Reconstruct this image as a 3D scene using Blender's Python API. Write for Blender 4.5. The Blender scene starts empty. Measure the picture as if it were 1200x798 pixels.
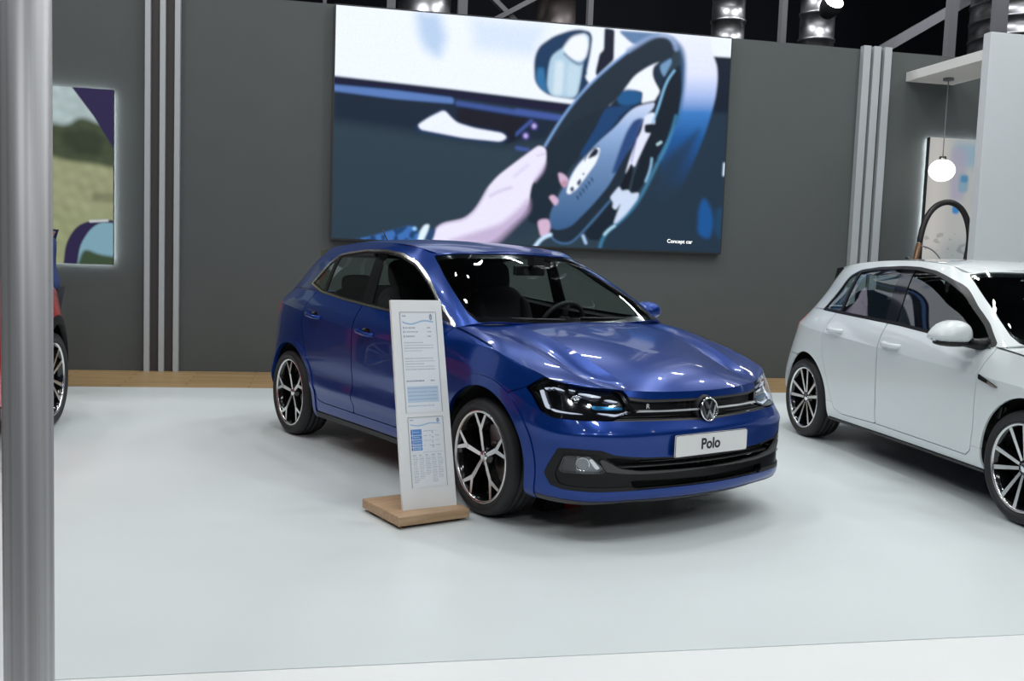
import bpy, bmesh, math, random
import numpy as np
from mathutils import Matrix, Vector

# ------------------------------------------------------------------ soups
class Soup:
    """V points, N normals, C per-vertex pattern coordinates, F polygons"""
    def __init__(s, V, N, C, F):
        s.V, s.N, s.C, s.F = V, N, C, F
    def copy(s): return Soup(s.V.copy(), s.N.copy(), s.C.copy(), list(s.F))

def tri_normals(V, F):
    N = np.zeros_like(V)
    Q = np.array([f if len(f) == 4 else (f[0], f[1], f[2], f[2]) for f in F])
    a = np.cross(V[Q[:, 2]] - V[Q[:, 0]], V[Q[:, 3]] - V[Q[:, 1]])
    tri = Q[:, 2] == Q[:, 3]
    if tri.any():
        a[tri] = np.cross(V[Q[tri, 1]] - V[Q[tri, 0]], V[Q[tri, 2]] - V[Q[tri, 0]])
    for k in range(4):
        np.add.at(N, Q[:, k], a)
    return N / np.maximum(np.linalg.norm(N, axis=1, keepdims=True), 1e-12)

def nspline(T, P, t):
    """natural cubic spline through P (n x ...) at knots T, evaluated at t"""
    n = len(T); h = np.diff(T)
    sh = P.shape; P = P.reshape(n, -1)
    A = np.zeros((n, n)); R = np.zeros((n, P.shape[1]))
    A[0, 0] = A[-1, -1] = 1
    for i in range(1, n - 1):
        A[i, i - 1] = h[i - 1]; A[i, i] = 2 * (h[i - 1] + h[i]); A[i, i + 1] = h[i]
        R[i] = 6 * ((P[i + 1] - P[i]) / h[i] - (P[i] - P[i - 1]) / h[i - 1])
    M = np.linalg.solve(A, R)
    k = np.clip(np.searchsorted(T, t, side='right') - 1, 0, n - 2)
    hk = h[k][:, None]; a = (T[k + 1] - t)[:, None] / hk; b = (t - T[k])[:, None] / hk
    o = a * P[k] + b * P[k + 1] + ((a**3 - a) * M[k] + (b**3 - b) * M[k + 1]) * hk**2 / 6
    return o.reshape((len(t),) + sh[1:])

def patch(G, du, dv, mir0=True, mir1=True, center=(-1.2, 0, .6), half=False, mirv0=False):
    """G: rows x cols x 3 control grid (half body, y>=0) -> dense soup.
    mir0 / mir1: the first / last column lies on the y=0 plane."""
    G = np.array(G, float); nr, nc = G.shape[:2]
    cl = np.linalg.norm(np.diff(G, axis=1), axis=2).mean(0) + 1e-4
    rl = np.linalg.norm(np.diff(G, axis=0), axis=2).mean(1) + 1e-4
    S = np.concatenate([[0], np.cumsum(rl)])
    fl = np.array([1, -1, 1.])
    fr = []; cu = []
    for i in range(nc - 1):
        k = max(1, int(round(cl[i] / du)))
        fr += [(i, j / k) for j in range(k)]; cu += list(i + np.arange(k) / k)
    fr.append((nc - 2, 1.)); cu = np.array(cu + [nc - 1.])
    fi = np.array([f[0] for f in fr]); ft = np.array([f[1] for f in fr])
    D = []
    for row in G:          # every row is splined over its own chord lengths
        T = np.concatenate([[0], np.cumsum(np.linalg.norm(np.diff(row, axis=0), axis=1) + 1e-4)]); E, TE = row, T
        if mir0: E = np.concatenate([row[3:0:-1] * fl, E]); TE = np.concatenate([-T[3:0:-1], TE])
        if mir1: E = np.concatenate([E, row[-2:-5:-1] * fl]); TE = np.concatenate([TE, 2 * T[-1] - T[-2:-5:-1]])
        D.append(nspline(TE, E, T[fi] + (T[fi + 1] - T[fi]) * ft))
    D = np.array(D)
    sv = []
    for i in range(nr - 1):
        k = max(1, int(round(rl[i] / dv)))
        sv += list(S[i] + rl[i] * np.arange(k) / k)
    sv = np.array(sv + [S[-1]])
    if nr > 2: D = nspline(S, D, sv)
    else: D = D[0][None] + (D[1] - D[0])[None] * (sv / S[-1])[:, None, None]
    rv = np.interp(sv, S, np.arange(nr))
    m, n = D.shape[:2]
    V = D.reshape(-1, 3); C = np.stack([np.tile(cu, m), np.repeat(rv, n)], 1)
    idx = np.arange(m * n).reshape(m, n)
    F = np.stack([idx[:-1, :-1], idx[:-1, 1:], idx[1:, 1:], idx[1:, :-1]], -1).reshape(-1, 4)
    N = tri_normals(V, F)
    if ((N * (V - np.array(center))).sum(1)).sum() < 0:
        F = F[:, ::-1]; N = -N
    # weld the middle: mirrored copy, normals on y=0 made symmetric
    on = np.abs(V[:, 1]) < 1e-6
    N[on, 1] = 0; N /= np.maximum(np.linalg.norm(N, axis=1, keepdims=True), 1e-9)
    if half: return Soup(V, N, C, [tuple(f) for f in F])
    V2 = V * fl; N2 = N * fl
    m2 = np.where(on, np.arange(len(V)), np.arange(len(V)) + len(V))
    F2 = m2[F[:, ::-1]]
    V = np.concatenate([V, V2]); N = np.concatenate([N, N2]); C = np.concatenate([C, C])
    return compact(Soup(V, N, C, [tuple(f) for f in np.concatenate([F, F2])]))

def smooth_normals(s, n):
    """relax the shading normals of a dense patch"""
    Q = np.array([f if len(f) == 4 else (f[0], f[1], f[2], f[2]) for f in s.F])
    E = np.concatenate([Q[:, [0, 1]], Q[:, [1, 2]], Q[:, [2, 3]], Q[:, [3, 0]]]); E = E[E[:, 0] != E[:, 1]]
    m = len(s.V); ci, cj = np.concatenate([E[:, 0], E[:, 1]]), np.concatenate([E[:, 1], E[:, 0]]); w = np.bincount(ci, minlength=m)[:, None]
    for _ in range(n):
        a = np.stack([np.bincount(ci, s.N[cj, k], minlength=m) for k in range(3)], 1) / np.maximum(w, 1)
        s.N = s.N * .4 + a * .6; s.N /= np.maximum(np.linalg.norm(s.N, axis=1, keepdims=True), 1e-9)
    return s

def compact(s):
    if not s.F: return Soup(s.V[:0], s.N[:0], s.C[:0], [])
    u = sorted({i for f in s.F for i in f}); mp = {k: j for j, k in enumerate(u)}
    u = np.array(u)
    return Soup(s.V[u], s.N[u], s.C[u], [tuple(mp[i] for i in f) for f in s.F])

def clip(s, val):
    """split a soup by the sign of val per vertex -> (positive side, negative side)"""
    if not s.F: return s, s
    val = np.where(np.abs(val) < 1e-7, 1e-7, val)
    pos = val > 0
    Fi, Fo = [], []
    V = [s.V]; N = [s.N]; C = [s.C]; cache = {}; n0 = len(s.V); add = []
    for f in s.F:
        p = [pos[i] for i in f]
        if all(p): Fi.append(f); continue
        if not any(p): Fo.append(f); continue
        a, b = [], []
        for k in range(len(f)):
            i, j = f[k], f[(k + 1) % len(f)]
            (a if pos[i] else b).append(i)
            if pos[i] != pos[j]:
                key = (i, j) if i < j else (j, i)
                if key not in cache:
                    t = val[key[0]] / (val[key[0]] - val[key[1]])
                    cache[key] = n0 + len(add); add.append((key[0], key[1], t))
                a.append(cache[key]); b.append(cache[key])
        if len(a) > 2: Fi.append(tuple(a))
        if len(b) > 2: Fo.append(tuple(b))
    if add:
        A = np.array([x[0] for x in add]); B = np.array([x[1] for x in add]); t = np.array([x[2] for x in add])[:, None]
        nn = s.N[A] * (1 - t) + s.N[B] * t
        nn /= np.maximum(np.linalg.norm(nn, axis=1, keepdims=True), 1e-9)
        V.append(s.V[A] * (1 - t) + s.V[B] * t); N.append(nn); C.append(s.C[A] * (1 - t) + s.C[B] * t)
    V = np.concatenate(V); N = np.concatenate(N); C = np.concatenate(C)
    return compact(Soup(V, N, C, Fi)), compact(Soup(V, N, C, Fo))

def sdf(Q, poly, margin=.06):
    """signed distance (positive inside) of the 2-D points Q to a closed polygon; coarse beyond the margin"""
    P = np.array(poly, float); lo, hi = P.min(0), P.max(0)
    out = -np.maximum(np.maximum(lo - Q, Q - hi).max(1), 1e-6)
    near = np.flatnonzero(out > -margin)
    if not len(near): return out
    Q = Q[near]; d = np.full(len(Q), 1e9); ins = np.zeros(len(Q), bool); qx, qy = Q[:, 0], Q[:, 1]
    for i in range(len(P)):
        a, b = P[i], P[(i + 1) % len(P)]
        ex, ey = b - a; wx, wy = qx - a[0], qy - a[1]
        t = np.clip((wx * ex + wy * ey) / max(ex * ex + ey * ey, 1e-12), 0, 1)
        d = np.minimum(d, (wx - t * ex)**2 + (wy - t * ey)**2)
        if a[1] != b[1]:
            c = (a[1] > qy) != (b[1] > qy)
            ins ^= c & (qx < ex * (qy - a[1]) / ey + a[0])
    d = np.sqrt(d)
    out[near] = np.where(ins, d, -d)
    return out

def rounded(poly, r=.03, n=4):
    """round the corners of a polygon"""
    P = [np.array(p, float) for p in poly]; o = []
    for i in range(len(P)):
        a, b, c = P[i - 1], P[i], P[(i + 1) % len(P)]
        la, lc = np.linalg.norm(a - b), np.linalg.norm(c - b)
        k = min(r, la * .45, lc * .45)
        s, e = b + (a - b) / la * k, b + (c - b) / lc * k
        for j in range(n + 1):
            t = j / n
            o.append(tuple((1 - t)**2 * s + 2 * t * (1 - t) * b + t * t * e))
    return o

def smooth_line(pts, n=6, closed=False):
    P = np.array(pts, float)
    if closed: P = np.concatenate([P, P[:1]])
    T = np.concatenate([[0], np.cumsum(np.linalg.norm(np.diff(P, axis=0), axis=1))])
    t = np.concatenate([np.linspace(T[i], T[i + 1], n, endpoint=False) for i in range(len(T) - 1)] + [[T[-1]]])
    return nspline(T, P, t)

# ------------------------------------------------------------------ objects
COL = bpy.context.scene.collection
def link(name, me, mat=None, parent=None):
    o = bpy.data.objects.new(name, me); COL.objects.link(o)
    if mat:
        for m in (mat if isinstance(mat, (list, tuple)) else [mat]): me.materials.append(m)
    if parent is not None: o.parent = parent
    return o

def soup_obj(name, soups, mat, parent=None, off=0., rim=0., custom=True):
    """soups -> one mesh object, pushed out by off, edges turned in by rim"""
    V, N, F, sm = [], [], [], []
    n = 0
    for s in soups:
        if not s.F: continue
        P = s.V + s.N * off
        V.append(P); N.append(s.N); F += [tuple(i + n for i in f) for f in s.F]; sm += [True] * len(s.F)
        n += len(P)
        if rim:
            cnt = {}
            for f in s.F:
                for k in range(len(f)):
                    i, j = f[k], f[(k + 1) % len(f)]
                    if (j, i) in cnt: del cnt[(j, i)]
                    else: cnt[(i, j)] = 1
            ed = list(cnt)
            if not ed: continue
            A = np.array([e[0] for e in ed]); B = np.array([e[1] for e in ed])
            pa, pb = P[A], P[B]; qa, qb = pa - s.N[A] * rim, pb - s.N[B] * rim
            rn = np.cross(qa - pa, pb - pa); rn /= np.maximum(np.linalg.norm(rn, axis=1, keepdims=True), 1e-9)
            m = len(ed)
            V += [pb, pa, qa, qb]; N += [rn] * 4
            F += [(n + k, n + m + k, n + 2 * m + k, n + 3 * m + k) for k in range(m)]
            sm += [True] * m; n += 4 * m
    V = np.concatenate(V); N = np.concatenate(N)
    me = bpy.data.meshes.new(name)
    me.from_pydata(V.tolist(), [], F)
    me.polygons.foreach_set('use_smooth', sm)
    me.update()
    if custom: me.normals_split_custom_set_from_vertices(N.tolist())
    return link(name, me, mat, parent)

class MB:
    """collects simple solids into one mesh"""
    def __init__(s): s.bm = bmesh.new()
    def verts_faces(s, V, F, mi=0, smooth=False):
        vs = [s.bm.verts.new(v) for v in V]
        for f in F:
            try:
                q = s.bm.faces.new([vs[i] for i in f]); q.material_index = mi; q.smooth = smooth
            except ValueError: pass
        return s
    def box(s, c, d, rz=0, mi=0, M=None):
        x, y, z = [k / 2 for k in d]
        V = [(sx * x, sy * y, sz * z) for sx in (-1, 1) for sy in (-1, 1) for sz in (-1, 1)]
        F = [(0, 1, 3, 2), (4, 6, 7, 5), (0, 4, 5, 1), (2, 3, 7, 6), (0, 2, 6, 4), (1, 5, 7, 3)]
        R = Matrix.Translation(c) @ Matrix.Rotation(rz, 4, 'Z')
        if M is not None: R = Matrix.Translation(c) @ M
        return s.verts_faces([R @ Vector(v) for v in V], F, mi)
    def lathe(s, prof, n=48, M=None, mi=0, smooth=True, close=False, a0=0, a1=2 * math.pi):
        """prof: (radius, height) pairs turned about local Z"""
        M = M or Matrix.Identity(4); full = abs(a1 - a0 - 2 * math.pi) < 1e-6
        m = n if full else n + 1
        V = [M @ Vector((r * math.cos(a0 + (a1 - a0) * k / n), r * math.sin(a0 + (a1 - a0) * k / n), h)) for r, h in prof for k in range(m)]
        F = []
        L = len(prof)
        for i in range(L if close else L - 1):
            for k in range(n):
                k2 = (k + 1) % m; i2 = (i + 1) % L
                F.append((i * m + k, i * m + k2, i2 * m + k2, i2 * m + k))
        return s.verts_faces(V, F, mi, smooth)
    def tube(s, pts, r, n=12, mi=0, caps=True, smooth=True):
        P = [Vector(p) for p in pts]; rr = r if isinstance(r, (list, tuple)) else [r] * len(P)
        t0 = (P[1] - P[0]).normalized()
        up = Vector((0, 0, 1)) if abs(t0.z) < .9 else Vector((1, 0, 0))
        u = t0.cross(up).normalized(); V = []
        for i, p in enumerate(P):
            t = (P[min(i + 1, len(P) - 1)] - P[max(i - 1, 0)]).normalized()
            u = (u - t * u.dot(t)).normalized(); w = t.cross(u)
            V += [p + (u * math.cos(2 * math.pi * k / n) + w * math.sin(2 * math.pi * k / n)) * rr[i] for k in range(n)]
        F = [(i * n + k, i * n + (k + 1) % n, (i + 1) * n + (k + 1) % n, (i + 1) * n + k) for i in range(len(P) - 1) for k in range(n)]
        if caps: F += [tuple(range(n))[::-1], tuple((len(P) - 1) * n + k for k in range(n))]
        return s.verts_faces(V, F, mi, smooth)
    def prism(s, poly, z0, z1, M=None, mi=0, top=None, smooth=False):
        """polygon (x,y) extruded from z0 to z1; top: another outline for the upper end"""
        M = M or Matrix.Identity(4); n = len(poly); top = top or poly
        V = [M @ Vector((p[0], p[1], z0)) for p in poly] + [M @ Vector((p[0], p[1], z1)) for p in top]
        F = [tuple(range(n))[::-1], tuple(range(n, 2 * n))] + [(i, (i + 1) % n, n + (i + 1) % n, n + i) for i in range(n)]
        return s.verts_faces(V, F, mi, smooth)
    def ellipsoid(s, c, r, M=None, nu=24, nv=14, mi=0, pw=1.0):
        M = M or Matrix.Identity(3); V = []; F = []
        sg = lambda v: math.copysign(abs(v)**pw, v)
        for j in range(nv + 1):
            a = -math.pi / 2 + math.pi * j / nv
            for k in range(nu):
                b = 2 * math.pi * k / nu
                V.append(Vector(c) + M @ Vector((r[0] * sg(math.cos(a)) * sg(math.cos(b)), r[1] * sg(math.cos(a)) * sg(math.sin(b)), r[2] * sg(math.sin(a)))))
        for j in range(nv):
            for k in range(nu):
                F.append((j * nu + k, j * nu + (k + 1) % nu, (j + 1) * nu + (k + 1) % nu, (j + 1) * nu + k))
        return s.verts_faces(V, F, mi, True)
    def build(s, name, mat=None, parent=None, bevel=0, seg=2, weld=True, recalc=True, subsurf=0):
        bm = s.bm
        if weld: bmesh.ops.remove_doubles(bm, verts=bm.verts, dist=1e-5)
        if recalc: bmesh.ops.recalc_face_normals(bm, faces=bm.faces)
        if bevel:
            ed = [e for e in bm.edges if len(e.link_faces) == 2 and e.calc_face_angle(0) > .6]
            bmesh.ops.bevel(bm, geom=ed, offset=bevel, segments=seg, profile=.5, affect='EDGES', clamp_overlap=True)
        me = bpy.data.meshes.new(name); bm.to_mesh(me); bm.free()
        o = link(name, me, mat, parent)
        if subsurf:
            m = o.modifiers.new('s', 'SUBSURF'); m.levels = m.render_levels = subsurf
            for p in me.polygons: p.use_smooth = True
        return o

def empty(name, loc=(0, 0, 0), rz=0, parent=None):
    o = bpy.data.objects.new(name, None); COL.objects.link(o)
    o.location = loc; o.rotation_euler = (0, 0, rz); o.empty_display_size = .2
    if parent is not None: o.parent = parent
    return o
def tag(o, label=None, cat=None, group=None, kind=None):
    if label: o['label'] = label
    if cat: o['category'] = cat
    if group: o['group'] = group
    if kind: o['kind'] = kind
    return o
# ------------------------------------------------------------------ materials
def mat(name, col=(.8, .8, .8), rough=.5, metal=0., coat=0., coat_rough=.03, emit=None, es=1., spec=.5, trans=0., ior=1.5):
    m = bpy.data.materials.new(name); m.use_nodes = True
    b = m.node_tree.nodes['Principled BSDF']; I = b.inputs
    I['Base Color'].default_value = (*col, 1); I['Roughness'].default_value = rough; I['Metallic'].default_value = metal
    I['Coat Weight'].default_value = coat; I['Coat Roughness'].default_value = coat_rough
    I['Specular IOR Level'].default_value = spec; I['Transmission Weight'].default_value = trans; I['IOR'].default_value = ior
    if emit: I['Emission Color'].default_value = (*emit, 1); I['Emission Strength'].default_value = es
    return m
def nodes(m): return m.node_tree.nodes, m.node_tree.links, m.node_tree.nodes['Principled BSDF']
def noise_tint(m, scale=8, amt=.1, rough=None, stretch=(1, 1, 1), detail=4, bump=0):
    """object-space noise breaking up the base colour, roughness and (with bump) the surface"""
    N, L, b = nodes(m); col = b.inputs['Base Color'].default_value[:]
    tc = N.new('ShaderNodeTexCoord'); mp = N.new('ShaderNodeMapping'); mp.inputs['Scale'].default_value = stretch
    nz = N.new('ShaderNodeTexNoise'); nz.inputs['Scale'].default_value = scale; nz.inputs['Detail'].default_value = detail
    L.new(tc.outputs['Object'], mp.inputs['Vector']); L.new(mp.outputs['Vector'], nz.inputs['Vector'])
    mx = N.new('ShaderNodeMix'); mx.data_type = 'RGBA'
    mx.inputs[6].default_value = tuple(c * (1 - amt) for c in col[:3]) + (1,); mx.inputs[7].default_value = tuple(min(1, c * (1 + amt)) for c in col[:3]) + (1,)
    L.new(nz.outputs['Fac'], mx.inputs[0]); L.new(mx.outputs[2], b.inputs['Base Color'])
    if rough:
        r = N.new('ShaderNodeMapRange'); r.inputs[3].default_value, r.inputs[4].default_value = rough
        L.new(nz.outputs['Fac'], r.inputs[0]); L.new(r.outputs[0], b.inputs['Roughness'])
    if bump:
        bp_ = N.new('ShaderNodeBump'); bp_.inputs['Strength'].default_value = bump; bp_.inputs['Distance'].default_value = .01
        L.new(nz.outputs['Fac'], bp_.inputs['Height']); L.new(bp_.outputs[0], b.inputs['Normal'])
    return m
def glass(name, tint=(.6, .65, .65), ior=1.5, rough=0.0, gl=(1, 1, 1)):
    m = bpy.data.materials.new(name); m.use_nodes = True; N = m.node_tree.nodes; L = m.node_tree.links; N.clear()
    o = N.new('ShaderNodeOutputMaterial'); t = N.new('ShaderNodeBsdfTransparent'); g = N.new('ShaderNodeBsdfGlossy')
    t.inputs[0].default_value = (*tint, 1); g.inputs['Roughness'].default_value = rough; g.inputs['Color'].default_value = (*gl, 1)
    f = N.new('ShaderNodeFresnel'); f.inputs[0].default_value = ior; x = N.new('ShaderNodeMixShader')
    geo = N.new('ShaderNodeNewGeometry'); io = N.new('ShaderNodeMix'); io.data_type = 'FLOAT'     # same reflectance from either side of the pane
    io.inputs[2].default_value = ior; io.inputs[3].default_value = 1 / ior; L.new(geo.outputs['Backfacing'], io.inputs[0]); L.new(io.outputs[0], f.inputs[0])
    L.new(f.outputs[0], x.inputs[0]); L.new(t.outputs[0], x.inputs[1]); L.new(g.outputs[0], x.inputs[2]); L.new(x.outputs[0], o.inputs[0])
    return m

def paint(name, col, metal, rough, coat=1.0, flake=0.):
    m = mat(name, col, rough, metal, coat, .015)
    if flake:
        N, L, b = nodes(m)
        tc = N.new('ShaderNodeTexCoord'); vz = N.new('ShaderNodeTexVoronoi'); vz.inputs['Scale'].default_value = 900
        L.new(tc.outputs['Object'], vz.inputs['Vector'])
        hs = N.new('ShaderNodeHueSaturation'); hs.inputs['Color'].default_value = (*col, 1)
        mr = N.new('ShaderNodeMapRange'); mr.inputs[3].default_value = 1 - flake; mr.inputs[4].default_value = 1 + flake
        sp = N.new('ShaderNodeSeparateColor'); L.new(vz.outputs['Color'], sp.inputs[0]); L.new(sp.outputs[0], mr.inputs[0])
        L.new(mr.outputs[0], hs.inputs['Value']); L.new(hs.outputs[0], b.inputs['Base Color'])
    return m

M = {}
M['blue'] = paint('blue_metallic_paint', (.0004, .037, .25), .52, .29, .5, .04)
M['white'] = paint('white_paint', (.74, .79, .80), 0., .35, 1.)
M['red'] = paint('red_paint', (.62, .012, .015), 0., .3, 1.)
M['shell'] = mat('black_inner_shell', (.008, .008, .009), .8)
M['chrome'] = mat('chrome', (.82, .83, .85), .08, 1.)
M['satin_chrome'] = mat('satin_chrome', (.72, .70, .66), .22, 1.)
M['silver'] = noise_tint(mat('machined_silver', (.78, .78, .78), .24, 1.), 30, .05)
M['gloss_black'] = mat('gloss_black', (.006, .006, .007), .12, 0, .6)
M['piano'] = mat('piano_black', (.004, .004, .005), .22, spec=.3)
M['plastic'] = noise_tint(mat('black_plastic', (.011, .011, .012), .40, spec=.3), 60, .15)
M['plastic_grey'] = mat('dark_grey_plastic', (.06, .06, .062), .4)
M['rubber'] = noise_tint(mat('tyre_rubber', (.016, .016, .017), .62), 40, .2)
M['disc'] = mat('brake_steel', (.30, .29, .28), .35, 1.)
M['caliper'] = mat('brake_caliper', (.45, .43, .40), .4, .6)
M['red_light'] = mat('red_lens', (.55, .01, .012), .12, 0, 1., emit=(.8, .01, .02), es=.25)
M['lens'] = glass('clear_lens', (.93, .95, .97), 1.45)
M['lamp_silver'] = mat('lamp_reflector', (.85, .87, .90), .12, 1.)
M['lamp_grey'] = mat('lamp_grey', (.34, .35, .36), .3, .5)
M['lamp_led'] = mat('daytime_strip', (.85, .88, .95), .15, .3, emit=(.75, .82, 1), es=.32)
M['lamp_blue'] = mat('blue_reflector', (.02, .16, .34), .2, .7)
M['glass'] = glass('car_glass', (.80, .87, .85), 1.55)
M['side_glass'] = glass('side_glass', (.76, .84, .82), 1.85)
M['glass_dark'] = glass('privacy_glass', (.56, .65, .62), 1.85)
M['seat'] = noise_tint(mat('seat_fabric', (.022, .022, .024), .85), 90, .3)
M['cabin'] = mat('cabin_plastic', (.030, .032, .034), .6)
M['cabin_light'] = mat('cabin_headliner', (.10, .10, .10), .9)
M['plate'] = mat('plate_white', (.86, .86, .85), .35)
M['bright_trim'] = mat('bright_trim', (.74, .75, .77), .25, .4)
M['ink'] = mat('dark_ink', (.02, .018, .03), .5)
# ------------------------------------------------------------------ shared car pieces
def take(S, keys, fn, gap=.004):
    """cut the region fn > 0 out of the soups S[k]; returns the pieces, S keeps the rest beyond the gap"""
    out = []
    for k in keys:
        s = S[k]
        if not s.F: continue
        v = fn(s)
        p, _ = clip(s, v - gap / 2)
        if gap:
            v2 = fn(s); _, r = clip(s, v2 + gap / 2)
        else: _, r = clip(s, v)
        S[k] = r
        if p.F: out.append(p)
    return out
def halves(pieces):
    L = [clip(p, p.V[:, 1]) for p in pieces]
    return [a for a, b in L if a.F], [b for a, b in L if b.F]
def cut(pieces, fn):
    L = [clip(p, fn(p)) for p in pieces]
    return [a for a, b in L if a.F], [b for a, b in L if b.F]
def XZ(poly): return lambda s: sdf(s.V[:, [0, 2]], poly)
def CZ(poly): return lambda s: sdf(np.stack([s.C[:, 0] * .08, s.V[:, 2]], 1), [(c * .08, z) for c, z in poly])
def AND(*fs): return lambda s: np.min([f(s) for f in fs], axis=0)
def half(a, v, sgn=1): return lambda s: sgn * (s.V[:, a] - v)
def side(v): return lambda s: np.abs(s.V[:, 1]) - v

def wheel(car, name, x, y, R, w, rim, spokes, cap=True, turn=0., steer=0.):
    """one wheel at (x, y); outer side towards sign(y).  wheel > tyre, brake disc, caliper, hub cap"""
    sg = 1 if y > 0 else -1
    B = Matrix.Rotation(-sg * math.pi / 2, 4, 'X')      # local +Z -> outboard
    T = Matrix.Translation((0, 0, 0)) @ B @ Matrix.Rotation(turn, 4, 'Z')
    h = w / 2
    mb = MB()
    # barrel and outer lip of the alloy (black inside, machined lip)
    mb.lathe([(rim - .002, h - .012), (rim - .012, h - .016), (rim - .022, h - .05), (rim - .035, -h + .02), (rim - .005, -h + .01)], 64, T, 1)
    mb.lathe([(rim + .008, h - .026), (rim + .008, h - .014), (rim + .003, h - .006), (rim - .008, h - .008), (rim - .011, h - .016)], 64, T, 0)
    spokes(mb, T, rim, h)
    o = mb.build(name, [M['silver'], M['gloss_black']], car)
    o.location = (x, y, R); o.rotation_euler = (0, 0, steer)
    t = MB()
    t.lathe([(rim + .006, h - .024), (rim + .012, h - .004), (rim + .03, h + .004), (R - .035, h + .005), (R - .016, h - .006), (R - .006, h - .024),
             (R, h - .045), (R, h * .35 + .006), (R - .008, h * .35 + .004), (R - .008, h * .35 - .004), (R, h * .35 - .006), (R, .006), (R - .008, .004), (R - .008, -.004), (R, -.006), (R, -h * .35 + .006), (R - .008, -h * .35 + .004), (R - .008, -h * .35 - .004), (R, -h * .35 - .006), (R, -h + .045),
             (R - .016, -h + .006), (R - .04, -h), (rim + .01, -h + .004), (rim - .01, -h + .03)], 96, T)
    ty = t.build('tyre', M['rubber'], o)
    d = MB()
    d.lathe([(.02, .0), (.075, .0), (.075, -.02), (rim * .68, -.02), (rim * .68, -.045), (.03, -.045)], 48, T, smooth=False)
    d.build('brake_disc', M['disc'], o)
    c = MB()
    a0 = (-.55 if sg < 0 else math.pi - .55 + 0)
    Tc = B
    c.lathe([(rim * .45, -.06), (rim * .80, -.06), (rim * .84, -.03), (rim * .80, .005), (rim * .45, .005)], 14, Tc, a0=a0, a1=a0 + 1.1, close=True, smooth=False)
    c.build('brake_caliper', M['caliper'], o)
    if cap:
        k = MB()
        z = h - .038
        k.lathe([(.0, z + .012), (.022, z + .011), (.029, z + .006), (.031, z - .012)], 32, T)
        k.build('hub_cap', M['chrome'], o)
    return o

def spoke_y5(mb, T, rim, h):
    """five spokes that fork into a Y near the rim"""
    for k in range(5):
        Rk = T @ Matrix.Rotation(2 * math.pi * k / 5 + math.pi / 2, 4, 'Z')
        z1 = h - .034; z2 = h - .018
        def bar(p, q, w0, w1, za, zb, mi_top=0):
            p = Vector((p[0], p[1], 0)); q = Vector((q[0], q[1], 0)); d = (q - p).normalized(); n = Vector((-d.y, d.x, 0))
            top = [p + n * w0, q + n * w1, q - n * w1, p - n * w0]; zz = [za, zb, zb, za]
            V = [Rk @ Vector((v.x, v.y, z)) for v, z in zip(top, zz)]
            low = [p + n * (w0 + .006), q + n * (w1 + .005), q - n * (w1 + .005), p - n * (w0 + .006)]
            Vl = [Rk @ Vector((v.x, v.y, z - .045)) for v, z in zip(low, zz)]
            mb.verts_faces(V, [(0, 1, 2, 3)], 0)
            mb.verts_faces(V + Vl, [(i, (i + 1) % 4, 4 + (i + 1) % 4, 4 + i) for i in range(4)] + [(7, 6, 5, 4)], 1)
        f = rim * .60
        bar((.025, 0), (f, .006), .010, .0135, z1, z2)
        bar((f - .006, .000), (rim - .006, .058), .012, .008, z2, h - .014)
        bar((f - .006, .008), (rim - .006, -.050), .012, .008, z2 - .0005, h - .014)
    mb.lathe([(.062, h - .075), (.058, h - .045), (.045, h - .037), (.0, h - .036)], 40, T, 1)
    mb.lathe([(.0, -.005), (rim * .3, -.005)], 32, T, 1)

def spoke_pairs5(mb, T, rim, h):
    """five pairs of slim straight spokes"""
    for k in range(5):
        for sgn in (-1, 1):
            Rk = T @ Matrix.Rotation(2 * math.pi * k / 5 + math.pi / 2, 4, 'Z')
            p = Vector((.04, sgn * .012, 0)); q = Vector((rim - .006, sgn * .060, 0)); d = (q - p).normalized(); n = Vector((-d.y, d.x, 0))
            V = []; 
            for (c, w, z) in ((p, .009, h - .034), (q, .013, h - .014)):
                V += [Rk @ Vector((c.x + n.x * w, c.y + n.y * w, z)), Rk @ Vector((c.x - n.x * w, c.y - n.y * w, z))]
            top = [V[0], V[2], V[3], V[1]]
            mb.verts_faces(top, [(0, 1, 2, 3)], 0)
            low = []
            for (c, w, z) in ((p, .016, h - .08), (q, .019, h - .055)):
                low += [Rk @ Vector((c.x + n.x * w, c.y + n.y * w, z)), Rk @ Vector((c.x - n.x * w, c.y - n.y * w, z))]
            lw = [low[0], low[2], low[3], low[1]]
            mb.verts_faces(top + lw, [(i, (i + 1) % 4, 4 + (i + 1) % 4, 4 + i) for i in range(4)], 1)
    mb.lathe([(.066, h - .075), (.062, h - .045), (.045, h - .037), (.0, h - .036)], 40, T, 1)
    mb.lathe([(.0, -.005), (rim * .3, -.005)], 32, T, 1)

def seat(car, x, y, name='front_seat', w=.50, top=1.16, head=True, lean=.22):
    b = MB(); R = Matrix.Rotation(-lean, 3, 'Y')
    b.ellipsoid((x, y, .50), (.27, w / 2, .10), pw=.55)
    b.ellipsoid((x - .30, y, .80), (.085, w / 2, .36), R, pw=.55)
    for s in (-1, 1):
        b.ellipsoid((x - .26, y + s * (w / 2 - .05), .78), (.10, .05, .30), R, pw=.7)
    o = b.build(name, M['seat'], car)
    if head:
        h = MB(); h.ellipsoid((x - .40, y, top + .10), (.055, .135, .105), R, pw=.6)
        hr = h.build('headrest', M['seat'], o)
        p = MB()
        for s in (-1, 1): p.tube([(x - .385, y + s * .06, top - .03), (x - .40, y + s * .06, top + .06)], .006, 8)
        p.build('headrest_post', M['satin_chrome'], o)
    return o

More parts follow.
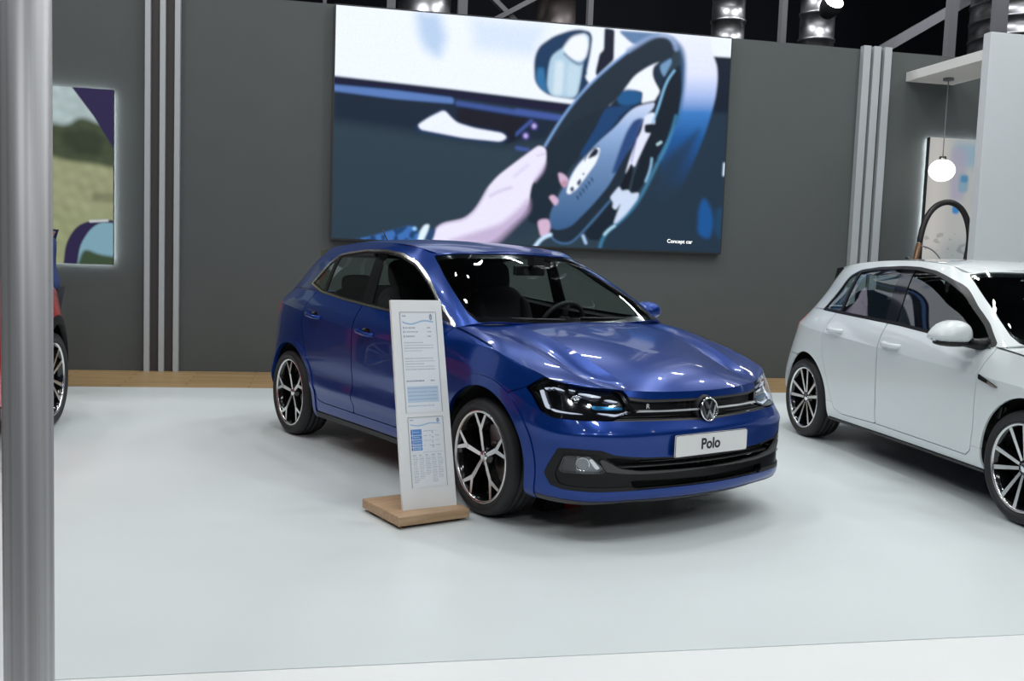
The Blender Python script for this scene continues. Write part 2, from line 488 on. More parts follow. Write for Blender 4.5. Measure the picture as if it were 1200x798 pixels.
def steering_wheel(car, x, y, z):
    T = Matrix.Translation((x, y, z)) @ Matrix.Rotation(-math.radians(66), 4, 'Y')
    b = MB(); n = 12
    b.lathe([(.175 + .015 * math.cos(2 * math.pi * k / n), .015 * math.sin(2 * math.pi * k / n)) for k in range(n)], 40, T, close=True)
    b.ellipsoid(T @ Vector((0, 0, -.01)), (.085, .075, .03), T.to_3x3())
    for a in (0, math.pi, -math.pi / 2):
        d = Vector((math.cos(a + math.pi / 2), math.sin(a + math.pi / 2), 0))
        b.tube([T @ (d * .06), T @ (d * .17)], [.022, .014], 8)
    return b.build('steering_wheel', M['cabin'], car)

def shell(car, S0, holes, off=-.012, name='inner_shell', keys=('low', 'mid', 'green', 'roof')):
    out = []
    for k in keys:
        s = S0[k]
        for h in holes:
            if s.F: s = clip(s, h(s))[1]
        if s.F: out.append(s)
    return soup_obj(name, out, M['shell'], car, off)

def floor_pan(car, pts, z, name='floor_pan'):
    """flat dark underside; pts: outline of one half (x, y>=0) from the tail to the nose"""
    P = [(x, y) for x, y in pts] + [(x, -y) for x, y in reversed(pts) if y > 1e-6]
    b = MB(); b.prism(P, z, z + .02)
    return b.build(name, M['shell'], car)

def wheel_well(car, x, R, y0=.50, y1=.80, z=.31):
    for s in (-1, 1):
        b = MB(); n = 26; V = []; F = []
        for k in range(n + 1):
            a = math.pi * k / n
            for y in (y0, y1): V.append((x + R * math.cos(a), s * y, z + R * math.sin(a)))
        for k in range(n): F.append((2 * k, 2 * k + 1, 2 * k + 3, 2 * k + 2))
        c = len(V); V.append((x, s * y0, z)); F += [(2 * k, 2 * k + 2, c) for k in range(n)]
        b.verts_faces(V, F, 0, True); b.build('wheel_well', M['shell'], car, recalc=False)

def text_mesh(name, body, size, mat_, parent, M4, extrude=.0005, align='CENTER', font_off=0.):
    cu = bpy.data.curves.new(name, 'FONT'); cu.body = body; cu.size = size; cu.extrude = extrude; cu.align_x = align; cu.align_y = 'CENTER'
    cu.offset = font_off
    tmp = bpy.data.objects.new(name + '_tmp', cu); COL.objects.link(tmp)
    dg = bpy.context.evaluated_depsgraph_get(); me = bpy.data.meshes.new_from_object(tmp.evaluated_get(dg))
    bpy.data.objects.remove(tmp); bpy.data.curves.remove(cu)
    me.transform(M4); me.materials.clear()
    return link(name, me, mat_, parent)

def emblem(car, Mx, r, base=True, name='badge'):
    """round badge: ring and a V over a W, in local XY facing +Z"""
    b = MB()
    b.lathe([(0, -.012), (r * .93, -.012), (r * .93, .0)], 40, Mx, 1, smooth=False)
    b.lathe([(0, .0), (r * .93, .0)], 40, Mx, 1, smooth=False)
    n = 10
    b.lathe([(r * .93 + r * .075 * math.cos(2 * math.pi * k / n), .003 + r * .075 * math.sin(2 * math.pi * k / n)) for k in range(n)], 48, Mx, 0, close=True)
    def stroke(pts, w):
        for p, q in zip(pts[:-1], pts[1:]):
            p = Vector((*p, 0)) * r; q = Vector((*q, 0)) * r; d = (q - p).normalized(); nn = Vector((-d.y, d.x, 0)) * w * r
            e = d * w * r * .5
            b.prism([(p - e + nn)[:2], (q + e + nn)[:2], (q + e - nn)[:2], (p - e - nn)[:2]], -.002, .006, Mx, 0)
    stroke([(-.38, .82), (0, .10), (.38, .82)], .085)
    stroke([(-.78, .45), (-.36, -.74), (0, -.08), (.36, -.74), (.78, .45)], .085)
    return b.build(name, [M['chrome'], M['gloss_black']], car)
# ------------------------------------------------------------------ blue hatchback skin (x forward from the front axle, y left, z up)
def polo_skin(du=.014, dv=.012):
    # rows of the lower body, from the underside up, columns from the tail centre round to the nose centre
    r0 = [(-3.15,0,.26),(-3.13,.4,.26),(-3.06,.62,.26),(-2.98,.73,.25),(-2.88,.79,.24),(-2.55,.82,.22),(-2.1,.815,.205),(-1.5,.80,.205),(-.95,.80,.205),(-.42,.81,.205),(0,.82,.21),(.33,.83,.205),(.52,.775,.19),(.645,.67,.185),(.70,.48,.185),(.755,.25,.185),(.77,0,.185)]
    r1 = [(-3.22,0,.36),(-3.20,.4,.36),(-3.13,.62,.36),(-3.04,.745,.36),(-2.92,.815,.35),(-2.55,.85,.30),(-2.1,.845,.27),(-1.5,.84,.27),(-.95,.84,.27),(-.42,.845,.27),(0,.855,.27),(.34,.86,.245),(.555,.795,.225),(.695,.685,.22),(.765,.49,.22),(.81,.25,.22),(.825,0,.22)]
    r2 = [(-3.243,0,.46),(-3.225,.4,.46),(-3.155,.63,.46),(-3.05,.75,.46),(-2.93,.825,.45),(-2.55,.865,.43),(-2.1,.86,.40),(-1.5,.855,.38),(-.95,.855,.38),(-.42,.862,.38),(0,.868,.38),(.34,.868,.36),(.56,.798,.33),(.70,.69,.33),(.768,.49,.33),(.81,.25,.33),(.825,0,.33)]
    r3 = [(-3.243,0,.58),(-3.22,.4,.58),(-3.14,.64,.585),(-3.02,.745,.59),(-2.90,.812,.60),(-2.55,.872,.60),(-2.1,.87,.60),(-1.5,.868,.60),(-.95,.868,.59),(-.42,.87,.58),(0,.874,.56),(.34,.868,.53),(.56,.798,.50),(.70,.687,.495),(.775,.49,.49),(.815,.25,.487),(.83,0,.487)]
    r4 = [(-3.15,0,.92),(-3.13,.4,.925),(-3.06,.62,.935),(-2.97,.735,.95),(-2.85,.795,.96),(-2.55,.85,.95),(-2.1,.866,.912),(-1.5,.873,.868),(-.95,.873,.836),(-.42,.874,.815),(0,.873,.775),(.33,.860,.685),(.535,.80,.612),(.652,.68,.602),(.728,.49,.600),(.775,.25,.599),(.790,0,.599)]
    r5 = [(-3.115,0,.98),(-3.09,.4,.985),(-3.02,.60,.995),(-2.94,.70,1.0),(-2.83,.765,1.005),(-2.55,.825,1.005),(-2.1,.843,.985),(-1.5,.848,.945),(-.95,.848,.925),(-.42,.843,.912),(0,.84,.872),(.32,.825,.79),(.515,.778,.71),(.635,.655,.688),(.715,.485,.66),(.765,.25,.655),(.78,0,.655)]
    r6 = [(-3.07,0,1.02),(-3.05,.4,1.025),(-2.99,.55,1.035),(-2.90,.665,1.045),(-2.78,.725,1.06),(-2.55,.775,1.075),(-2.1,.795,1.065),(-1.5,.80,1.02),(-.95,.80,.995),(-.40,.79,.965),(0,.822,.902),(.33,.806,.825),(.51,.75,.775),(.60,.625,.752),(.69,.46,.738),(.745,.25,.73),(.765,0,.727)]
    # a scalloped step low on the doors, a tight bend across the front bumper
    lerp = lambda a, b, t: tuple(p + (q - p) * t for p, q in zip(a, b))
    ra = [lerp(a, b, .34) for a, b in zip(r2, r3)]; rb = [lerp(a, b, .62) for a, b in zip(r2, r3)]
    for k, x in ((6, -2.1), (7, -1.5), (8, -.95), (9, -.42)):
        e = .6 if k in (6,) else 1.
        ra[k] = (x, .861 + .011 * e, .425 if k > 6 else .435); rb[k] = (x, .8665 - .006 * e, .485 if k > 6 else .50)
    rc = [lerp(a, b, .34) for a, b in zip(r3, r4)]; rd = [lerp(a, b, .67) for a, b in zip(r3, r4)]
    for k in range(4, 12):
        rc[k] = (rc[k][0], rc[k][1] + .003, rc[k][2]); rd[k] = (rd[k][0], rd[k][1] + .003, rd[k][2])
    rc[12:] = [(.562, .806, .532), (.700, .692, .532), (.775, .494, .532), (.820, .25, .532), (.835, 0, .532)]
    rd[12:] = [(.550, .803, .562), (.684, .688, .562), (.757, .494, .562), (.802, .25, .562), (.817, 0, .562)]
    S = {}
    S['low'] = patch([r0, r1, r2, ra, rb, r3, rc, rd, r4], du, dv)
    S['mid'] = patch([r4, r5, r6], du, dv)
    cen = np.array([-1.1, 0, 0]); r7 = []
    for (x, y, z) in r6:
        L = math.hypot((x + 1.1) * .3, y) + 1e-6
        r7.append((x - .05 * (x + 1.1) * .3 / L, y - .05 * y / L, z - .022))
    S['flange'] = patch([r6, r7], du, dv)
    # hood: rows from the cowl to the lip, columns from the middle outwards; a kink along the inner ridge and one along the outer
    ci = [[(-.225,0,.998),(-.24,.28,.995),(-.275,.47,.99)],
          [(.02,0,.962),(.01,.26,.957),(0,.45,.948)],
          [(.28,0,.905),(.275,.25,.898),(.26,.435,.884)],
          [(.53,0,.838),(.52,.245,.83),(.48,.425,.812)],
          [(.70,0,.768),(.685,.24,.765),(.625,.43,.762)],
          [(.765,0,.727),(.745,.25,.73),(.692,.455,.738)]]
    co = [[(-.275,.47,.99),(-.29,.575,.986),(-.32,.68,.985)],
          [(0,.45,.948),(-.01,.56,.922),(-.02,.66,.933)],
          [(.26,.435,.884),(.25,.54,.842),(.24,.645,.866)],
          [(.48,.425,.812),(.46,.515,.772),(.43,.61,.803)],
          [(.625,.43,.762),(.595,.50,.753),(.565,.57,.766)],
          [(.692,.455,.738),(.67,.505,.743),(.645,.55,.747)]]
    ce = [[(-.32,.68,.985),(-.36,.74,.98),(-.40,.79,.965)],
          [(-.02,.66,.933),(-.015,.745,.928),(0,.822,.902)],
          [(.24,.645,.866),(.235,.73,.855),(.25,.815,.842)],
          [(.43,.61,.803),(.42,.70,.804),(.425,.786,.80)],
          [(.565,.57,.766),(.545,.65,.772),(.51,.75,.775)],
          [(.645,.55,.747),(.625,.585,.75),(.60,.625,.752)]]
    S['hood_in'] = patch(ci, du, dv, True, False)
    S['hood_out'] = patch(co, du, dv, False, False)
    S['hood_edge'] = patch(ce, du, dv, False, False)
    # greenhouse
    g0 = [(-3.07,0,1.02),(-3.055,.35,1.023),(-2.99,.55,1.035),(-2.90,.665,1.045),(-2.66,.755,1.07),(-2.2,.792,1.07),(-1.5,.80,1.02),(-.95,.80,.995),(-.62,.797,.972),(-.39,.79,.965),(-.31,.715,.99),(-.245,.4,.996),(-.225,0,.998)]
    g1 = [(-2.99,0,1.18),(-2.97,.34,1.18),(-2.91,.50,1.18),(-2.80,.605,1.18),(-2.57,.695,1.2),(-2.15,.74,1.22),(-1.5,.742,1.2),(-1.05,.735,1.18),(-.80,.725,1.145),(-.63,.72,1.13),(-.55,.66,1.145),(-.50,.37,1.14),(-.475,0,1.147)]
    g2 = [(-2.90,0,1.33),(-2.885,.32,1.325),(-2.83,.44,1.31),(-2.70,.535,1.305),(-2.47,.635,1.325),(-2.1,.66,1.355),(-1.5,.655,1.38),(-1.18,.645,1.355),(-1.03,.63,1.315),(-.925,.605,1.293),(-.865,.56,1.313),(-.82,.325,1.325),(-.80,0,1.333)]
    g3 = [(-2.86,0,1.385),(-2.85,.32,1.38),(-2.79,.42,1.365),(-2.66,.50,1.362),(-2.44,.57,1.385),(-2.08,.585,1.415),(-1.5,.585,1.428),(-1.22,.58,1.412),(-1.11,.575,1.393),(-1.045,.553,1.373),(-.995,.51,1.376),(-.955,.30,1.39),(-.94,0,1.397)]
    S['green'] = patch([g0, g1, g2, g3], du, dv)
    # roof: rows from the tail to the header, columns from the middle to the gutter
    rf = [[(-2.86,0,1.385),(-2.85,.30,1.38),(-2.70,.49,1.362)],
          [(-2.45,0,1.44),(-2.45,.32,1.43),(-2.44,.57,1.385)],
          [(-2.05,0,1.461),(-2.05,.32,1.452),(-2.08,.585,1.415)],
          [(-1.5,0,1.460),(-1.5,.32,1.452),(-1.5,.585,1.428)],
          [(-1.16,0,1.432),(-1.17,.31,1.428),(-1.20,.58,1.41)],
          [(-.94,0,1.397),(-.955,.30,1.39),(-1.02,.535,1.373)]]
    S['roof'] = patch(rf, du * 1.5, dv * 1.5, True, False)
    for k, n in (('green', 30), ('roof', 8), ('low', 6), ('mid', 4)): smooth_normals(S[k], n)
    return S
# ------------------------------------------------------------------ the blue hatchback
def build_polo(loc, rz):
    car = empty('hatchback_car', loc, rz)
    S = polo_skin(); S0 = dict(S)
    WBP, RW = -2.551, .314
    xz_circ = lambda x, z, r: (lambda s: r - np.hypot(s.V[:, 0] - x, s.V[:, 2] - z))
    arch_in = [AND(xz_circ(.02, .31, .388), side(.5)), AND(xz_circ(-2.50, .295, .392), side(.5))]
    arch_out = [AND(xz_circ(.03, .315, .438), side(.5)), AND(xz_circ(-2.505, .295, .440), side(.5))]
    dlo = rounded([(-2.36, 1.122), (-2.13, 1.07), (-1.794, 1.040), (-1.426, 1.019), (-1.148, 1.006), (-.525, .988), (-.375, .965), (-.395, .985), (-.558, 1.07), (-.759, 1.172), (-.919, 1.25), (-1.058, 1.317), (-1.233, 1.365), (-1.44, 1.384), (-1.727, 1.381), (-1.95, 1.36), (-2.071, 1.342), (-2.136, 1.304)], .02, 3)  # window, lamp, grille and intake outlines: image pixels cast onto the skin
    DLO = AND(XZ(dlo), side(.35), lambda s: 10.0 - s.C[:, 0])
    hl_poly = [(11.2, .731), (11.6, .79), (12.6, .82), (13.4, .80), (13.96, .722), (14.28, .641), (13.67, .601), (13, .599), (12, .606), (11.74, .628), (11.41, .702)]
    HL = AND(CZ(hl_poly), half(0, .2))
    GR = AND(CZ([(13.4, .725), (13.96, .712), (14.5, .696), (16, .692), (17, .692), (17, .583), (16, .583), (14.5, .592), (13.3, .597)]), half(0, .2))
    intake = rounded([(11.78, .33), (11.86, .375), (12.09, .462), (12.6, .466), (13.25, .463), (13.6, .437), (14.3, .42), (15.05, .414), (16, .412), (17, .412), (17, .258), (14.7, .260), (14.14, .258), (12.3, .262), (11.95, .275)], .02, 3)
    IN = AND(CZ(intake), half(0, .2))
    ws_edge = lambda s: (s.C[:, 0] - (10.12 - .34 * s.C[:, 1])) * .15
    WS = AND(ws_edge, lambda s: (2.85 - s.C[:, 1]) * .1, lambda s: (s.C[:, 1] - .02) * .1)
    RG = AND(lambda s: (2.1 - s.C[:, 0]) * .2, lambda s: (s.C[:, 1] - .12) * .15, lambda s: (1.92 - s.C[:, 1]) * .15)
    for h in arch_in: take(S, ['low', 'mid'], h, 0)
    # arch lips
    pieces = []
    for a in arch_out: pieces += take(S, ['low', 'mid'], a, .001)
    for nm, q in zip(('left', 'right'), halves(pieces)):
        for sgn in (1, -1):
            r = cut(q, half(0, -1.2, sgn))[0]
            soup_obj('arch_trim', r, M['blue'], car, .007, .03)
    # lamps, grille, intake
    hl = take(S, ['low', 'mid'], HL, .005)
    gr = take(S, ['low', 'mid'], GR, .0)
    it = take(S, ['low'], IN, .0)
    ws = take(S, ['green'], WS, .003)
    rg = take(S, ['green'], RG, .003)
    # ---- side windows
    d = take(S, ['green', 'mid'], DLO, 0)
    tr, d = cut(d, lambda s: .013 - XZ(dlo)(s))
    for q in halves(tr): soup_obj('window_trim', q, M['satin_chrome'], car, .003, .01)
    seal, d = cut(d, lambda s: .021 - XZ(dlo)(s))
    bp1 = XZ([(-1.358, .9), (-1.40, 1.42), (-1.515, 1.42), (-1.51, .9)])
    qp = XZ([(-2.075, .98), (-2.03, 1.42), (-2.075, 1.42), (-2.115, .98)])
    mt = half(0, -.60)
    bp, d = cut(d, bp1); qd, d = cut(d, qp); mtri, d = cut(d, mt)
    for q in halves(seal): soup_obj('window_seal', q, M['plastic'], car, -.002, .01)
    for q in halves(bp): 
        for sg in (1, -1): soup_obj('pillar_trim', cut(q, half(0, -1.452 , sg))[0], M['gloss_black'], car, .001 if sg > 0 else 0, .008)
    for q in halves(qd): soup_obj('window_divider', q, M['plastic'], car, .0, .01)
    for q in halves(mtri): soup_obj('mirror_triangle', q, M['plastic'], car, -.003, .01)
    fr, d = cut(d, half(0, -1.4)); re, d = cut(d, half(0, -2.07))
    for nm, g, mm in (('front_side_window', fr, 'side_glass'), ('rear_side_window', re, 'side_glass'), ('quarter_window', d, 'glass_dark')):
        for q in halves(g): soup_obj(nm, q, M[mm], car, -.005)
    soup_obj('windshield', ws, M['glass'], car, -.002)
    frit, _ = cut(ws, lambda s: .035 - np.minimum(np.minimum(ws_edge(s) * 4.5, (2.85 - s.C[:, 1]) * .09), (s.C[:, 1] - .02) * .17))
    soup_obj('windshield_border', frit, M['gloss_black'], car, -.006)
    soup_obj('rear_window', rg, M['glass_dark'], car, -.002)
    # ---- doors and panels
    fd = [(-1.487, 1.10), (-1.487, .318), (-.53, .318), (-.47, .37), (-.435, .50), (-.425, .80), (-.41, .93), (-.33, 1.05)]
    rd = [(-1.491, 1.10), (-1.491, .318), (-1.96, .322), (-2.03, .335), (-2.075, .40), (-2.17, .58), (-2.245, .71), (-2.285, .82), (-2.275, .95), (-2.18, 1.12)]
    low = [(-3.4, .0)]
    sk = take(S, ['low'], AND(lambda s: .248 - s.V[:, 2], half(0, -2.2), half(0, -.2, -1), side(.4)), .003)
    for q in halves(sk): soup_obj('side_skirt', q, M['plastic'], car, .006, .02)
    for nm, pl in (('front_door', fd), ('rear_door', rd)):
        p = take(S, ['low', 'mid'], AND(XZ(pl), side(.5)), .006)
        for q in halves(p): soup_obj(nm, q, M['blue'], car, 0, .014)
    sill = take(S, ['low'], AND(half(0, -2.3), half(0, -.1, -1), lambda s: .36 - s.V[:, 2], side(.3)), .002)
    for q in halves(sill): soup_obj('door_sill', q, M['blue'], car, 0, .012)
    lipf = take(S, ['low'], AND(half(0, .2), lambda s: .205 + .02 * np.clip((s.V[:, 0] * -1 + .75) / .4, 0, 2) - s.V[:, 2]), .0)
    soup_obj('front_spoiler', lipf, M['plastic_grey'], car, .003, .02)
    bseam = AND(lambda s: (s.V[:, 0] - .25) * .7 - (s.V[:, 2] - .69) * 1.0 + .0, half(0, .2))
    fb = take(S, ['low', 'mid'], AND(half(0, .2), lambda s: np.maximum((s.V[:, 0] - .25) * .37 - (s.V[:, 2] - .69), np.maximum(s.C[:, 0] - 13.2, 0) * .1 - .01)), .004)
    soup_obj('front_bumper', fb, M['blue'], car, 0, .014)
    fe = take(S, ['low', 'mid'], half(0, -.6), .0)
    for q in halves(fe): soup_obj('front_fender', q, M['blue'], car, 0, .014)
    tl = take(S, ['low', 'mid'], AND(XZ([(-3.3, .845), (-2.86, .86), (-2.79, .97), (-3.3, .97)]), side(.40)), .004)
    for q in halves(tl): soup_obj('tail_light', q, M['red_light'], car, .002, .012)
    rb = take(S, ['low'], AND(half(0, -2.55, -1), lambda s: .66 - s.V[:, 2] + .0), .004)
    soup_obj('rear_bumper', rb, M['blue'], car, 0, .014)
    hatch = take(S, ['low', 'mid', 'green'], lambda s: np.minimum(-2.62 - s.V[:, 0], .60 + (1.0 - s.V[:, 2]) * .12 - np.abs(s.V[:, 1])), .005)
    soup_obj('tailgate', hatch, M['blue'], car, 0, .014)
    rest = [S['low'], S['mid'], S['green']]
    for q in halves(rest): soup_obj('side_panel', q, M['blue'], car, 0, .012)
    soup_obj('roof', [S['roof']], M['blue'], car, .002, .02)
    hd = soup_obj('hood', [S['hood_in'], S['hood_out'], S['hood_edge']], M['blue'], car, 0)
    S0['flange'] = S['flange']
    soup_obj('hood_flange', cut([S['flange']], lambda s: s.C[:, 0] - 12.3)[0], M['blue'], car)
    holes = arch_in + [DLO, WS, RG, HL, GR, IN]
    shell(car, S0, holes, keys=('low', 'mid', 'green', 'roof', 'flange'))
    S0['hood'] = None
    # ---- lamps
    for q in halves(hl):
        sg = 1 if q[0].V[:, 1].mean() > 0 else -1
        c = soup_obj('headlight', q, M['gloss_black'], car, -.035)
        soup_obj('lens_cover', q, M['lens'], c, .0)
        edge, _ = cut(q, lambda s: .010 - CZ(hl_poly)(s)); soup_obj('lamp_bezel', edge, M['gloss_black'], c, -.012, .04)
        def strip(line, w, off, m, nm):
            pl = []
            for (a, b) in zip(line[:-1], line[1:]): pass
            up = [(cc, z + w / 2) for cc, z in line]; dn = [(cc, z - w / 2) for cc, z in reversed(line)]
            g, _ = cut(q, CZ(up + dn))
            if g: soup_obj(nm, g, m, c, off, .012)
        strip([(11.83, .668), (12.0, .640), (12.6, .634), (13.0, .634), (13.5, .628), (13.75, .6225), (14.12, .638)], .011, -.012, M['lamp_led'], 'light_strip')
        strip([(11.62, .735), (11.9, .745), (12.5, .738), (13.2, .715), (13.80, .684)], .009, -.012, M['lamp_led'], 'light_strip')
        g, _ = cut(q, CZ([(11.57, .73), (11.66, .735), (11.93, .645), (11.82, .645)])); soup_obj('light_strip', g, M['lamp_led'], c, -.012, .012)
        g, _ = cut(q, CZ([(11.33, .722), (11.5, .722), (11.72, .650), (11.62, .645)])); soup_obj('side_reflector', g, M['lamp_silver'], c, -.020, .012)
        g, _ = cut(q, CZ([(13.1, .652), (13.1, .674), (13.95, .662), (13.95, .650)])); soup_obj('blue_reflector', g, M['lamp_blue'], c, -.020, .012)
        for (px, py, pz, r) in ((.475, .735, .683, .034), (.565, .675, .675, .030)):
            l = MB(); Mx = Matrix.Translation((px, sg * py, pz)) @ Matrix.Rotation(math.radians(90), 4, 'Y')
            Mx = Matrix.Translation((px, sg * py, pz)) @ Matrix.Rotation(sg * math.radians(28), 4, 'Z') @ Matrix.Rotation(math.radians(90), 4, 'Y')
            l.lathe([(r * 1.15, -.02), (r * 1.15, .004), (r, .006), (r * .95, -.004)], 32, Mx, 0)
            l.lathe([(r * .95, -.002), (r * .8, .006), (r * .5, .012), (0, .015)], 32, Mx, 1)
            l.build('projector_lens', [M['chrome'], M['lamp_silver']], c)
    # ---- upper grille
    g = soup_obj('grille', gr, M['plastic'], car, -.035)
    gp = [(13.4, .725), (13.96, .712), (14.5, .696), (16, .692), (17, .692), (17, .583), (16, .583), (14.5, .592), (13.3, .597)]
    edge, _ = cut(gr, lambda s: .012 - CZ(gp)(s)); edge, _ = cut(edge, lambda s: s.V[:, 2] - .45)
    soup_obj('grille_frame', edge, M['plastic_grey'], car, -.004, .04)
    for z, w, mm, nm, off in ((.6365, .010, 'bright_trim', 'grille_strip', .006), (.668, .005, 'plastic_grey', 'grille_slat', -.02), (.611, .005, 'plastic_grey', 'grille_slat', -.02)):
        p, _ = cut(gr, lambda s: w / 2 - np.abs(s.V[:, 2] - z - .004 * np.clip((np.abs(s.V[:, 1]) - .15) / .3, 0, 1))); [soup_obj(nm, q, M[mm], g if mm == 'plastic_grey' else car, off, .02) for q in (halves(p) if mm == 'plastic_grey' else [p])]
    for sg in (1, -1):
        fb_ = MB()
        for k in range(2, 12): fb_.box((.74 - .0007 * k * k, sg * k * .037, .640), (.02, .004, .09))
        fb_.box((.715, sg * .24, .640), (.006, .40, .004)); fb_.build('grille_rib', M['plastic_grey'], g)
    emblem(car, Matrix.Translation((.806, 0, .636)) @ Matrix.Rotation(math.radians(-6), 4, 'Y') @ Matrix.Rotation(math.radians(90), 4, 'Z') @ Matrix.Rotation(math.radians(90), 4, 'X'), .062)
    bz = MB(); bz.lathe([(.075, -.05), (.068, .0), (.06, .004)], 36, Matrix.Translation((.785, 0, .636)) @ Matrix.Rotation(math.radians(90), 4, 'Y')); bz.build('badge_mount', M['plastic'], car)
    text_mesh('trim_emblem', 'R', .034, M['chrome'], car, Matrix.Translation((.752, -.375, .664)) @ Matrix.Rotation(math.radians(-16), 4, 'Z') @ Matrix.Rotation(math.radians(90), 4, 'Z') @ Matrix.Rotation(math.radians(90), 4, 'X'), .002)
    # ---- lower intake: gloss frame with two mesh openings and the fog lamps
    opA = CZ(rounded([(13.35, .425), (13.75, .372), (14.3, .352), (16, .345), (17, .345), (17, .402), (16, .402), (15.05, .404), (14.2, .41), (13.7, .425)], .01, 2))
    opB = CZ(rounded([(14.05, .306), (16, .296), (17, .296), (17, .267), (14.7, .268), (14.1, .268)], .008, 2))
    fogp = rounded([(12.13, .345), (12.29, .428), (13.0, .431), (13.42, .360), (13.3, .350)], .01, 2)
    a, it = cut(it, opA); b, it = cut(it, opB); fg, it = cut(it, CZ(fogp))
    br = soup_obj('lower_intake', it, M['piano'], car, -.008, .04)
    fr_, _ = cut(it, lambda s: .020 - CZ(intake)(s)); fr_, _ = cut(fr_, lambda s: 14.2 - s.C[:, 0]); 
    for q in halves(fr_): soup_obj('intake_frame', q, M['plastic'], car, -.001, .03)
    barp, _ = cut(it, CZ([(13.38, .36), (13.8, .346), (14.3, .338), (16, .332), (17, .332), (17, .344), (16, .344), (14.3, .351), (13.75, .37), (13.3, .42), (13.2, .42)]))
    soup_obj('intake_bar', barp, M['plastic_grey'], car, .006, .02)
    soup_obj('intake_mesh', a + b, M['shell'], car, -.05)
    for z in (.372, .392):
        p, _ = cut(a, lambda s: .0035 - np.abs(s.V[:, 2] - z)); soup_obj('intake_slat', p, M['plastic_grey'], car, -.018, .02)
    rb_ = MB()
    for k in range(-13, 14): rb_.box((.775 - .0011 * k * k, k * .042, .335), (.02, .004, .14))
    rb_.build('intake_rib', M['plastic'], car)
    for q in halves(fg):
        f = soup_obj('fog_lamp', q, M['lamp_grey'], car, -.03, -.03)
        soup_obj('lens_cover', q, M['lens'], f, -.006)
        sg = 1 if q[0].V[:, 1].mean() > 0 else -1
        l = MB(); Mx = Matrix.Translation((.655, sg * .695, .388)) @ Matrix.Rotation(sg * math.radians(38), 4, 'Z') @ Matrix.Rotation(math.radians(90), 4, 'Y')
        l.lathe([(.036, -.02), (.036, .006), (.031, .008), (.028, -.006), (.015, -.014), (0, -.016)], 28, Mx); l.build('fog_reflector', M['chrome'], f)
        fc, _ = cut(q, CZ([(12.95, .42), (13.05, .42), (13.32, .362), (13.18, .362)])); soup_obj('fog_facet', fc, M['chrome'], f, -.020, .008)
        dk, _ = cut(q, lambda s: (12.62 - s.C[:, 0]) * .08); soup_obj('fog_grid', dk, M['plastic_grey'], f, -.018)
    # ---- number plate
    T = Matrix.Translation((.842, 0, .468)) @ Matrix.Rotation(math.radians(90), 4, 'Z') @ Matrix.Rotation(math.radians(90), 4, 'X')
    pl = MB(); pl.prism(rounded([(-.262, -.056), (.262, -.056), (.262, .056), (-.262, .056)], .012, 4), -.006, .0, T)
    po = pl.build('number_plate', M['plate'], car)
    text_mesh('plate_text', 'Polo', .076, M['ink'], po, T @ Matrix.Translation((-.012, -.001, .0008)), .0004, font_off=.0022)
    rimb = MB(); o_ = rounded([(-.262, -.056), (.262, -.056), (.262, .056), (-.262, .056)], .012, 4); i_ = [(x * .987, y * .94) for x, y in o_]
    n = len(o_); Vv = [T @ Vector((x, y, .0006)) for x, y in o_ + i_]
    rimb.verts_faces(Vv, [(k, (k + 1) % n, n + (k + 1) % n, n + k) for k in range(n)]); rimb.build('plate_border', M['plastic_grey'], po)
    # ---- cowl, wipers
    cw = MB(); nn = 16
    rows = [[(-.25 - .11 * (y / .72)**2 + dx, y, .985 - dz) for y in np.linspace(-.72, .72, nn)] for dx, dz in ((-.03, -.010), (.03, .012), (.06, .03))]
    Vc = [p for r in rows for p in r]; cw.verts_faces(Vc, [(i * nn + k, i * nn + k + 1, (i + 1) * nn + k + 1, (i + 1) * nn + k) for i in range(2) for k in range(nn - 1)], 0, True)
    cw.build('cowl_panel', M['plastic'], car)
    for y0, y1 in ((.56, .02), (-.10, -.62)):
        w = MB(); f = lambda y, dz: (-.262 - .115 * (y / .72)**2, y, 1.010 + dz)
        w.tube([f(y0 + (y1 - y0) * t, .0 + .012 * t) for t in np.linspace(0, 1, 9)], .007, 8); w.build('wiper', M['plastic'], car)
    # ---- handles, mirrors, fuel flap, spoiler, antenna
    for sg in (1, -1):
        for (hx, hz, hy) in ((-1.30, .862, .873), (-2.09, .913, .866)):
            h = MB(); pts = [(hx - .095, sg * (hy - .004), hz + .008), (hx - .07, sg * (hy + .026), hz + .006), (hx, sg * (hy + .034), hz), (hx + .07, sg * (hy + .026), hz - .007), (hx + .098, sg * (hy - .004), hz - .010)]
            h.tube(smooth_line(pts, 4), .013, 10); h.build('door_handle', M['blue'], car)
            c = MB(); c.ellipsoid((hx, sg * (hy - .012), hz - .002), (.075, .016, .032)); c.build('handle_recess_shade', M['gloss_black'], car)  # black oval stands for the shade in the handle hollow
        m = MB(); cx, cy, cz = -.60, sg * .888, 1.040
        prof = [(p * .82, q * .86) for p, q in ((-.115, .0), (-.11, .03), (-.07, .065), (.0, .078), (.06, .066), (.105, .03), (.112, -.01), (.09, -.05), (.0, -.068), (-.08, -.06), (-.112, -.03))]
        n = len(prof); rings = []
        for dx, k in ((-.05, .95), (-.02, 1.0), (.03, .93), (.062, .70), (.078, .35)):
            rings += [(cx + dx, cy + p * k * .98, cz + q * k) for p, q in prof]
        rings.append((cx + .082, cy, cz)); Fm = [(i * n + k, i * n + (k + 1) % n, (i + 1) * n + (k + 1) % n, (i + 1) * n + k) for i in range(4) for k in range(n)]
        Fm += [(4 * n + k, 4 * n + (k + 1) % n, 5 * n) for k in range(n)]
        m.verts_faces(rings, Fm, 0, True)
        mo = m.build('side_mirror', M['blue'], car, subsurf=1)
